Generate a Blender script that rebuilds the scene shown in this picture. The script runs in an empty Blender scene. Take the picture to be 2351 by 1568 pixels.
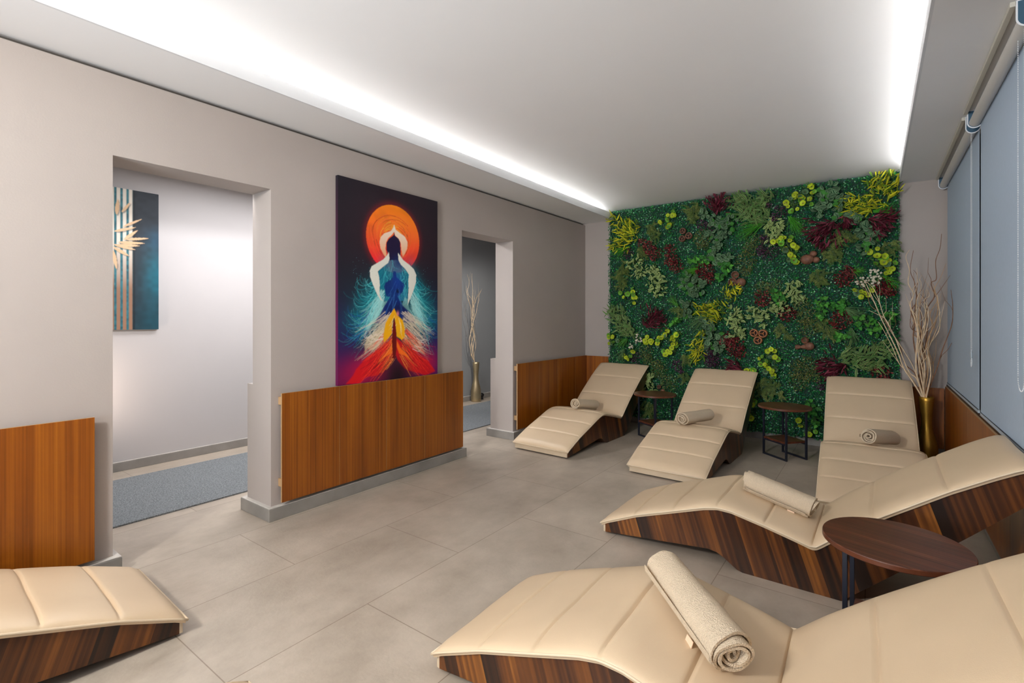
import bpy, bmesh, math, random
import numpy as np
from mathutils import Vector, Matrix
PI = math.pi
random.seed(7); RNG = np.random.default_rng(7)
sc = bpy.context.scene
COL = sc.collection

FRONT_W = 6
KEY_W = 64
CORR_W = 50
LED = 112
EXPO = 0.42
COOL_W = 43
WASH_W = 18
# ------------------------------------------------------------------ camera, world, exposure, lights
cd = bpy.data.cameras.new('camera'); cam = bpy.data.objects.new('camera', cd); COL.objects.link(cam)
cam.location = (3.1476, 0.0, 1.3); cam.rotation_euler = (PI/2, 0, 0.6334)
cd.sensor_fit = 'HORIZONTAL'; cd.sensor_width = 36.0; cd.lens = 1131.74/2351*36.0
cd.shift_x = (1175.5-1178.0)/2351; cd.shift_y = (732.3-784.0)/2351
cd.clip_start = 0.02
sc.camera = cam
w = bpy.data.worlds.new('world'); sc.world = w; w.use_nodes = True
w.node_tree.nodes['Background'].inputs[0].default_value = (0.75, 0.85, 1.0, 1)
w.node_tree.nodes['Background'].inputs[1].default_value = 0.25
sc.view_settings.view_transform = 'Standard'
try: sc.view_settings.look = 'None'
except Exception: pass
sc.view_settings.gamma = 1.0; sc.view_settings.use_curve_mapping = False
sc.view_settings.exposure = EXPO
sc.cycles.use_denoising = True
sc.cycles.max_bounces = 10; sc.cycles.diffuse_bounces = 6

def area(name, loc, target, sx, sy, watts, color):
    l = bpy.data.lights.new(name, 'AREA'); l.shape = 'RECTANGLE'; l.size = sx; l.size_y = sy
    l.energy = watts; l.color = color
    o = bpy.data.objects.new(name, l); COL.objects.link(o); o.location = loc
    o.rotation_euler = (Vector(target)-Vector(loc)).to_track_quat('-Z', 'Y').to_euler()
    return o
# added fill lights, unseen behind the camera and over the corridor
area('front_top_fill', (1.9, -0.7, 2.55), (1.9, 0.6, 0.0), 2.2, 0.9, FRONT_W, (1.0, 0.97, 0.94))  # added soft fill from above, no lamp hangs here
area('front_key_fill', (1.5, -1.35, 2.42), (2.0, 5.0, 0.8), 0.4, 0.4, KEY_W, (1.0, 0.97, 0.93))  # added key light from the front, not a doorway
area('front_cool_fill', (1.55, -1.6, 1.15), (1.9, 5.0, 2.6), 2.0, 1.5, COOL_W, (0.78, 0.89, 1.0)).data.spread = math.radians(115)  # added cool fill aimed up the room, no window stands here
area('corridor_overhead_fill', (-1.2, 3.0, 2.58), (-1.2, 3.0, 0.0), 0.5, 3.0, CORR_W, (0.98, 0.97, 1.0))  # unseen overhead light, put in to brighten the corridor
def spot(name, loc, target, watts, color, size, blend, rad):
    l = bpy.data.lights.new(name, 'SPOT'); l.energy = watts; l.color = color
    l.spot_size = math.radians(size); l.spot_blend = blend; l.shadow_soft_size = rad
    o = bpy.data.objects.new(name, l); COL.objects.link(o); o.location = loc
    o.rotation_euler = (Vector(target)-Vector(loc)).to_track_quat('-Z', 'Y').to_euler()
    return o
spot('corridor_low_lamp_light', (-1.75, 0.85, 0.7), (-2.06, 1.35, 0.75), 22, (1.0, 0.80, 0.66), 110, 1.0, 0.06)
area('corridor_wash_fill', (-0.25, 2.0, 2.19), (-2.06, 2.0, 1.75), 2.4, 0.008, WASH_W, (0.98, 0.97, 1.0))  # added thin light above the lintel, washes the corridor wall
spot('corridor_spot_light', (-0.45, 4.9, 2.1), (-2.06, 6.2, 0.9), 60, (1.0, 0.95, 0.9), 80, 0.8, 0.015)

# ------------------------------------------------------------------ materials
def new_mat(name):
    m = bpy.data.materials.new(name); m.use_nodes = True
    nt = m.node_tree; return m, nt, nt.nodes['Principled BSDF']
def N(nt, t, **kw):
    n = nt.nodes.new(t)
    for k, v in kw.items(): setattr(n, k, v)
    return n
def L(nt, a, b): nt.links.new(a, b)
def plain(name, col, rough=0.5, metal=0.0, noise=0.0, nscale=8.0, bump=0.0, bscale=200.0, spec=0.5, stretch=(1,1,1)):
    m, nt, p = new_mat(name)
    p.inputs['Base Color'].default_value = (*col, 1); p.inputs['Roughness'].default_value = rough
    p.inputs['Metallic'].default_value = metal; p.inputs['Specular IOR Level'].default_value = spec
    tc = N(nt, 'ShaderNodeTexCoord')
    if noise > 0:
        mp = N(nt, 'ShaderNodeMapping'); mp.inputs['Scale'].default_value = stretch
        n = N(nt, 'ShaderNodeTexNoise'); n.inputs['Scale'].default_value = nscale; n.inputs['Detail'].default_value = 6
        r = N(nt, 'ShaderNodeValToRGB')
        a = tuple(max(0, c*(1-noise)) for c in col); b = tuple(c*(1+noise) for c in col)
        r.color_ramp.elements[0].position = 0.3; r.color_ramp.elements[1].position = 0.7
        r.color_ramp.elements[0].color = (*a, 1); r.color_ramp.elements[1].color = (*b, 1)
        L(nt, tc.outputs['Object'], mp.inputs['Vector']); L(nt, mp.outputs[0], n.inputs['Vector'])
        L(nt, n.outputs['Fac'], r.inputs[0]); L(nt, r.outputs[0], p.inputs['Base Color'])
    if bump > 0:
        n2 = N(nt, 'ShaderNodeTexNoise'); n2.inputs['Scale'].default_value = bscale; n2.inputs['Detail'].default_value = 3
        b = N(nt, 'ShaderNodeBump'); b.inputs['Strength'].default_value = bump; b.inputs['Distance'].default_value = 0.01
        L(nt, tc.outputs['Object'], n2.inputs['Vector']); L(nt, n2.outputs['Fac'], b.inputs['Height']); L(nt, b.outputs[0], p.inputs['Normal'])
    return m
def wood(name, cols, scale, rot=(0,0,0), rough=0.35, detail=8, dist=0.6, fine=0.35, finescale=(6,6,6), scale_n=1.0, coat=0.0, plank=0.0):
    """streaky veneer: noise stretched along the grain, a second finer streak on top"""
    m, nt, p = new_mat(name)
    tc = N(nt, 'ShaderNodeTexCoord'); mp = N(nt, 'ShaderNodeMapping')
    mp.inputs['Rotation'].default_value = rot; mp.inputs['Scale'].default_value = scale
    mp.vector_type = 'POINT'
    # rotate first, then scale
    mp0 = N(nt, 'ShaderNodeMapping'); mp0.inputs['Rotation'].default_value = rot
    mp.inputs['Rotation'].default_value = (0,0,0)
    L(nt, tc.outputs['Object'], mp0.inputs['Vector']); L(nt, mp0.outputs[0], mp.inputs['Vector'])
    n = N(nt, 'ShaderNodeTexNoise'); n.inputs['Scale'].default_value = scale_n; n.inputs['Detail'].default_value = detail
    n.inputs['Roughness'].default_value = 0.55; n.inputs['Distortion'].default_value = dist
    L(nt, mp.outputs[0], n.inputs['Vector'])
    mp2 = N(nt, 'ShaderNodeMapping'); mp2.inputs['Scale'].default_value = finescale
    L(nt, mp.outputs[0], mp2.inputs['Vector'])
    n2 = N(nt, 'ShaderNodeTexNoise'); n2.inputs['Scale'].default_value = 1.0; n2.inputs['Detail'].default_value = 5
    L(nt, mp2.outputs[0], n2.inputs['Vector'])
    mx = N(nt, 'ShaderNodeMix', data_type='FLOAT'); mx.inputs[0].default_value = fine
    L(nt, n.outputs['Fac'], mx.inputs[2]); L(nt, n2.outputs['Fac'], mx.inputs[3])
    fac = mx.outputs[0]
    if plank:                                             # veneer strips: each strip has its own tone and its own figure
        sx = N(nt, 'ShaderNodeSeparateXYZ'); L(nt, mp0.outputs[0], sx.inputs[0])
        dv = N(nt, 'ShaderNodeMath', operation='DIVIDE'); dv.inputs[1].default_value = plank; L(nt, sx.outputs['X'], dv.inputs[0])
        fl = N(nt, 'ShaderNodeMath', operation='FLOOR'); L(nt, dv.outputs[0], fl.inputs[0])
        wn = N(nt, 'ShaderNodeTexWhiteNoise', noise_dimensions='1D'); L(nt, fl.outputs[0], wn.inputs['W'])
        ad = N(nt, 'ShaderNodeVectorMath', operation='ADD'); L(nt, mp.outputs[0], ad.inputs[0]); L(nt, wn.outputs['Color'], ad.inputs[1])
        sc_ = N(nt, 'ShaderNodeVectorMath', operation='SCALE'); sc_.inputs['Scale'].default_value = 7.0; L(nt, wn.outputs['Color'], sc_.inputs[0]); L(nt, sc_.outputs[0], ad.inputs[1])
        L(nt, ad.outputs[0], n.inputs['Vector'])
        m1 = N(nt, 'ShaderNodeMath', operation='MULTIPLY_ADD'); m1.inputs[1].default_value = 0.24; m1.inputs[2].default_value = -0.12; L(nt, wn.outputs['Value'], m1.inputs[0])
        m2 = N(nt, 'ShaderNodeMath', operation='ADD'); L(nt, mx.outputs[0], m2.inputs[0]); L(nt, m1.outputs[0], m2.inputs[1]); fac = m2.outputs[0]
    r = N(nt, 'ShaderNodeValToRGB')
    els = r.color_ramp.elements
    while len(els) < len(cols): els.new(0.5)
    for e, (pos, c) in zip(els, cols): e.position = pos; e.color = (*c, 1)
    L(nt, fac, r.inputs[0]); L(nt, r.outputs[0], p.inputs['Base Color'])
    p.inputs['Roughness'].default_value = rough
    if coat: p.inputs['Coat Weight'].default_value = coat; p.inputs['Coat Roughness'].default_value = 0.2
    return m
def attr_mat(name, rough=0.5, spec=0.5, sub=0.0):
    m, nt, p = new_mat(name)
    a = N(nt, 'ShaderNodeAttribute'); a.attribute_name = 'Col'
    L(nt, a.outputs['Color'], p.inputs['Base Color']); p.inputs['Roughness'].default_value = rough
    p.inputs['Specular IOR Level'].default_value = spec
    return m
def tile_mat():
    m, nt, p = new_mat('floor_tile')
    tc = N(nt, 'ShaderNodeTexCoord'); sp = N(nt, 'ShaderNodeSeparateXYZ'); L(nt, tc.outputs['Object'], sp.inputs[0])
    ax = N(nt, 'ShaderNodeMath', operation='ADD'); ax.inputs[1].default_value = -0.81
    ay = N(nt, 'ShaderNodeMath', operation='ADD'); ay.inputs[1].default_value = -0.06
    L(nt, sp.outputs['Y'], ax.inputs[0]); L(nt, sp.outputs['X'], ay.inputs[0])
    cb = N(nt, 'ShaderNodeCombineXYZ'); L(nt, ax.outputs[0], cb.inputs[0]); L(nt, ay.outputs[0], cb.inputs[1])
    br = N(nt, 'ShaderNodeTexBrick'); br.offset = 0.5; br.offset_frequency = 2
    br.inputs['Scale'].default_value = 1.0; br.inputs['Mortar Size'].default_value = 0.0022
    br.inputs['Mortar Smooth'].default_value = 0.1
    br.inputs['Brick Width'].default_value = 1.22; br.inputs['Row Height'].default_value = 0.61
    br.inputs['Color1'].default_value = (0.9, 0.9, 0.9, 1); br.inputs['Color2'].default_value = (1.0, 1.0, 1.0, 1)
    br.inputs['Mortar'].default_value = (0.55, 0.51, 0.47, 1); br.inputs['Bias'].default_value = 0.0
    L(nt, cb.outputs[0], br.inputs['Vector'])
    n = N(nt, 'ShaderNodeTexNoise'); n.inputs['Scale'].default_value = 2.2; n.inputs['Detail'].default_value = 9; n.inputs['Roughness'].default_value = 0.66
    mp = N(nt, 'ShaderNodeMapping'); mp.inputs['Scale'].default_value = (1.3, 0.9, 1); L(nt, tc.outputs['Object'], mp.inputs['Vector']); L(nt, mp.outputs[0], n.inputs['Vector'])
    r = N(nt, 'ShaderNodeValToRGB'); e = r.color_ramp.elements
    e[0].position = 0.3; e[0].color = (0.34, 0.285, 0.225, 1); e[1].position = 0.70; e[1].color = (0.53, 0.455, 0.37, 1)
    L(nt, n.outputs['Fac'], r.inputs[0])
    mx = N(nt, 'ShaderNodeMix', data_type='RGBA', blend_type='MULTIPLY'); mx.inputs[0].default_value = 1
    L(nt, r.outputs[0], mx.inputs[6]); L(nt, br.outputs['Color'], mx.inputs[7]); L(nt, mx.outputs[2], p.inputs['Base Color'])
    p.inputs['Roughness'].default_value = 0.42
    n3 = N(nt, 'ShaderNodeTexNoise'); n3.inputs['Scale'].default_value = 60; n3.inputs['Detail'].default_value = 4
    L(nt, tc.outputs['Object'], n3.inputs['Vector'])
    b = N(nt, 'ShaderNodeBump'); b.inputs['Strength'].default_value = 0.08; b.inputs['Distance'].default_value = 0.01
    L(nt, n3.outputs['Fac'], b.inputs['Height']); L(nt, b.outputs[0], p.inputs['Normal'])
    return m
M = {}
M['wall'] = plain('wall_paint', (0.41, 0.363, 0.332), 0.75, noise=0.025, nscale=2.0, bump=0.04, bscale=120)
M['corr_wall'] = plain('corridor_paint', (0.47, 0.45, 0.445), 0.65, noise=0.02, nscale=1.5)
M['corr_grey'] = plain('corridor_far_grey', (0.27, 0.28, 0.285), 0.6, noise=0.03, nscale=1.5)  # darker grey for the far stretch of the corridor wall
M['ceil'] = plain('ceiling_paint', (0.85, 0.855, 0.86), 0.8, noise=0.01, nscale=1.5)
M['soffit'] = plain('soffit_paint', (0.80, 0.80, 0.80), 0.8, noise=0.01, nscale=1.5)
M['fascia'] = plain('fascia_paint', (0.68, 0.69, 0.70), 0.6)
M['gap'] = plain('gap_shadow_board', (0.10, 0.09, 0.08), 0.8)
M['tile'] = tile_mat()
M['skirt'] = plain('skirting_tile', (0.25, 0.235, 0.215), 0.4, noise=0.18, nscale=5)
M['skirt_top'] = plain('skirting_grout', (0.52, 0.49, 0.45), 0.7, noise=0.15, nscale=14)
M['teak'] = wood('teak_veneer', [(0.30, (0.105, 0.023, 0.001)), (0.46, (0.22, 0.056, 0.002)), (0.58, (0.31, 0.090, 0.004)), (0.72, (0.41, 0.140, 0.010))],
                 (9, 9, 0.55), rough=0.38, dist=0.25, fine=0.5, finescale=(9, 9, 0.8))
M['teak_edge'] = plain('raw_board_edge', (0.44, 0.27, 0.13), 0.6)
M['walnut'] = wood('walnut_veneer', [(0.34, (0.012, 0.004, 0.0014)), (0.47, (0.050, 0.014, 0.003)), (0.58, (0.125, 0.038, 0.006)), (0.72, (0.29, 0.105, 0.016))],
                   (5.0, 3, 0.5), rot=(0, math.radians(18), 0), rough=0.33, dist=0.6, fine=0.42, finescale=(12, 3, 1.2), detail=5, plank=0.062)
M['walnut_top'] = wood('walnut_table', [(0.34, (0.030, 0.009, 0.005)), (0.47, (0.085, 0.026, 0.014)), (0.58, (0.135, 0.042, 0.020)), (0.70, (0.30, 0.115, 0.045))],
                       (1.0, 22, 22), rot=(0, 0, math.radians(12)), rough=0.3, dist=0.2, fine=0.5, finescale=(1.2, 5, 5))
M['table_edge'] = plain('table_edge', (0.12, 0.036, 0.016), 0.3, noise=0.2, nscale=10)
M['dark_metal'] = plain('blue_black_steel', (0.010, 0.012, 0.022), 0.42, spec=0.6)
M['leather'] = plain('beige_leatherette', (0.64, 0.49, 0.325), 0.42, noise=0.035, nscale=3.0, bump=0.05, bscale=350, spec=0.45)
M['piping'] = plain('beige_piping', (0.68, 0.55, 0.385), 0.5)
M['underlay'] = plain('mattress_underlay', (0.36, 0.27, 0.16), 0.8)
M['foot_leather'] = plain('beige_foot_board', (0.58, 0.46, 0.32), 0.5, noise=0.05, nscale=9)
M['rubber'] = plain('rubber', (0.03, 0.028, 0.025), 0.7)
M['towel'] = plain('terry_towel', (0.76, 0.62, 0.45), 0.95, noise=0.05, nscale=180, bump=0.9, bscale=300, spec=0.1)
M['towel_tag'] = plain('towel_tag', (0.75, 0.52, 0.36), 0.7)
M['tag_ink'] = plain('tag_print', (0.20, 0.10, 0.07), 0.7)
M['gold'] = plain('antique_gold', (0.42, 0.235, 0.035), 0.36, metal=0.85, noise=0.15, nscale=6)
M['gold_pale'] = plain('brushed_pale_gold', (0.46, 0.37, 0.22), 0.36, metal=0.85, noise=0.2, nscale=(6))
M['dark_in'] = plain('vase_inside', (0.03, 0.02, 0.01), 0.8)
M['tw_cream'] = plain('bleached_branch', (0.68, 0.52, 0.34), 0.7, noise=0.2, nscale=30)
M['tw_tan'] = plain('tan_branch', (0.48, 0.30, 0.16), 0.7, noise=0.2, nscale=30)
M['tw_brown'] = plain('brown_branch', (0.22, 0.105, 0.055), 0.7, noise=0.25, nscale=30)
M['tw_grey'] = plain('grey_branch', (0.20, 0.18, 0.16), 0.7, noise=0.2, nscale=30)
M['blind'] = plain('blue_grey_blind', (0.41, 0.51, 0.63), 0.8, bump=0.08, bscale=500, noise=0.02, nscale=40)
M['blind_bar'] = plain('blind_bar', (0.42, 0.49, 0.55), 0.5)
M['blind_tube'] = plain('blind_tube', (0.60, 0.58, 0.55), 0.45)
M['track'] = plain('blind_track', (0.55, 0.53, 0.46), 0.5)
M['bracket'] = plain('blind_bracket', (0.75, 0.77, 0.80), 0.4)
M['bracket_in'] = plain('blind_bracket_inside', (0.04, 0.10, 0.16), 0.5)
M['bead'] = plain('white_bead', (0.85, 0.85, 0.85), 0.4)
M['window'] = plain('dark_window', (0.006, 0.008, 0.014), 0.5)
M['sill'] = plain('sill_wood', (0.06, 0.026, 0.012), 0.5, noise=0.2, nscale=6, stretch=(1, 1, 1))
M['rug'] = plain('grey_rug', (0.225, 0.242, 0.25), 0.95, noise=0.45, nscale=120, bump=0.8, bscale=160, spec=0.1)
M['leaf'] = attr_mat('plant_leaf', 0.5, 0.16)
M['box'] = attr_mat('boxwood_leaf', 0.32, 0.3)
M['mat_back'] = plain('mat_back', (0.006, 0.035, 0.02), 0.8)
M['nut'] = plain('dry_nut_shell', (0.19, 0.080, 0.045), 0.6, noise=0.35, nscale=25, bump=0.3, bscale=60)
M['pod_o'] = plain('orange_seed_pod', (0.40, 0.15, 0.05), 0.55, noise=0.35, nscale=30, bump=0.3, bscale=60)
M['nut_in'] = plain('nut_inside', (0.02, 0.008, 0.004), 0.9)
M['paint'] = attr_mat('printed_canvas', 0.55, 0.3)
M['black'] = plain('black_plastic', (0.008, 0.008, 0.009), 0.4)
def emit(name, col, s):
    m, nt, p = new_mat(name); p.inputs['Base Color'].default_value = (*col, 1)
    p.inputs['Emission Color'].default_value = (*col, 1); p.inputs['Emission Strength'].default_value = s
    return m
M['led'] = emit('led_diffuser', (1.0, 0.975, 0.95), LED)
M['lamp'] = emit('lamp_diffuser', (1.0, 0.93, 0.85), 3.0)

# ------------------------------------------------------------------ mesh helpers
class MB:
    def __init__(s): s.v = []; s.f = []; s.m = []
    def add(s, vs, fs, mi=0):
        o = len(s.v); s.v += [tuple(v) for v in vs]; s.f += [tuple(i+o for i in f) for f in fs]; s.m += [mi]*len(fs)
    def box(s, x0, x1, y0, y1, z0, z1, mi=0):
        s.add([(x0,y0,z0),(x1,y0,z0),(x1,y1,z0),(x0,y1,z0),(x0,y0,z1),(x1,y0,z1),(x1,y1,z1),(x0,y1,z1)],
              [(0,3,2,1),(4,5,6,7),(0,1,5,4),(1,2,6,5),(2,3,7,6),(3,0,4,7)], mi); return s
    def prism(s, poly, y0, y1, mi=0):      # polygon in x-z extruded along y
        n = len(poly)
        s.add([(x,y0,z) for x,z in poly]+[(x,y1,z) for x,z in poly],
              [tuple(range(n))[::-1], tuple(range(n,2*n))]+[(i,(i+1)%n,n+(i+1)%n,n+i) for i in range(n)], mi); return s
    def lathe(s, prof, n=32, c=(0,0), mi=0, cap=(False, False)):
        o = [(c[0]+r*math.cos(2*PI*i/n), c[1]+r*math.sin(2*PI*i/n), z) for r, z in prof for i in range(n)]
        f = [(k*n+i, k*n+(i+1)%n, (k+1)*n+(i+1)%n, (k+1)*n+i) for k in range(len(prof)-1) for i in range(n)]
        if cap[0]: f.append(tuple(range(n))[::-1])
        if cap[1]: f.append(tuple((len(prof)-1)*n+i for i in range(n)))
        s.add(o, f, mi); return s
    def tube(s, pts, rad, n=8, mi=0):
        P = [Vector(p) for p in pts]; k = len(P)
        R = rad if hasattr(rad, '__len__') else [rad]*k
        vs = []; up = Vector((0.13, 0.27, 0.95)).normalized()
        for i in range(k):
            t = (P[min(i+1,k-1)]-P[max(i-1,0)]).normalized()
            a = t.cross(up)
            if a.length < 1e-3: a = t.cross(Vector((1,0,0)))
            a.normalize(); b = t.cross(a).normalized(); up = a.cross(t).normalized() if False else up
            for j in range(n):
                th = 2*PI*j/n; vs.append(P[i]+R[i]*(a*math.cos(th)+b*math.sin(th)))
        fs = [(i*n+j, i*n+(j+1)%n, (i+1)*n+(j+1)%n, (i+1)*n+j) for i in range(k-1) for j in range(n)]
        fs += [tuple(range(n))[::-1], tuple((k-1)*n+j for j in range(n))]
        s.add(vs, fs, mi); return s
    def sphere(s, c, r, nu=12, nv=8, sc3=(1,1,1), mi=0):
        vs = [(c[0], c[1], c[2]-r*sc3[2])]
        for k in range(1, nv):
            ph = -PI/2+PI*k/nv
            for i in range(nu):
                th = 2*PI*i/nu
                vs.append((c[0]+r*sc3[0]*math.cos(ph)*math.cos(th), c[1]+r*sc3[1]*math.cos(ph)*math.sin(th), c[2]+r*sc3[2]*math.sin(ph)))
        vs.append((c[0], c[1], c[2]+r*sc3[2])); l = len(vs)-1
        fs = [(0, 1+(i+1)%nu, 1+i) for i in range(nu)]
        for k in range(nv-2):
            fs += [(1+k*nu+i, 1+k*nu+(i+1)%nu, 1+(k+1)*nu+(i+1)%nu, 1+(k+1)*nu+i) for i in range(nu)]
        b = 1+(nv-2)*nu
        fs += [(b+i, b+(i+1)%nu, l) for i in range(nu)]
        s.add(vs, fs, mi); return s
    def build(s, name, mats, parent=None, smooth=None, cols=None, bevel=0, loc=None, fix=True):
        me = bpy.data.meshes.new(name); me.from_pydata(s.v, [], s.f)
        mats = mats if isinstance(mats, (list, tuple)) else [mats]
        for m in mats: me.materials.append(m)
        if len(mats) > 1: me.polygons.foreach_set('material_index', s.m)
        if fix:
            bm = bmesh.new(); bm.from_mesh(me); bmesh.ops.recalc_face_normals(bm, faces=bm.faces); bm.to_mesh(me); bm.free()
        if smooth is not None:
            me.polygons.foreach_set('use_smooth', [True]*len(me.polygons))
            if smooth < 3: me.set_sharp_from_angle(angle=smooth)
        if cols is not None:
            a = me.color_attributes.new('Col', 'FLOAT_COLOR', 'POINT')
            c = np.ones((len(s.v), 4), np.float32); c[:, :3] = np.asarray(cols, np.float32); a.data.foreach_set('color', c.ravel())
        me.update()
        o = bpy.data.objects.new(name, me); COL.objects.link(o)
        if parent is not None: o.parent = parent
        if loc is not None: o.location = loc
        if bevel:
            b = o.modifiers.new('bevel', 'BEVEL'); b.width = bevel; b.segments = 2; b.limit_method = 'ANGLE'; b.angle_limit = 0.6
        return o
def tag(o, label, cat, group=None, kind=None):
    o['label'] = label; o['category'] = cat
    if group: o['group'] = group
    if kind: o['kind'] = kind
    return o
def thing(name, label, cat, loc=(0,0,0), rz=0.0, group=None):
    o = bpy.data.objects.new(name, None); COL.objects.link(o); o.empty_display_size = 0.1
    o.location = loc; o.rotation_euler = (0, 0, rz)
    return tag(o, label, cat, group)
def struct(o): o['kind'] = 'structure'; return o
def copy_tree(o, parent=None):
    c = o.copy(); COL.objects.link(c); c.parent = parent
    for ch in list(o.children): copy_tree(ch, c)
    return c
def srgb(r, g, b):
    return tuple(((c/255)/12.92 if c/255 <= 0.04045 else ((c/255+0.055)/1.055)**2.4) for c in (r, g, b))

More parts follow.
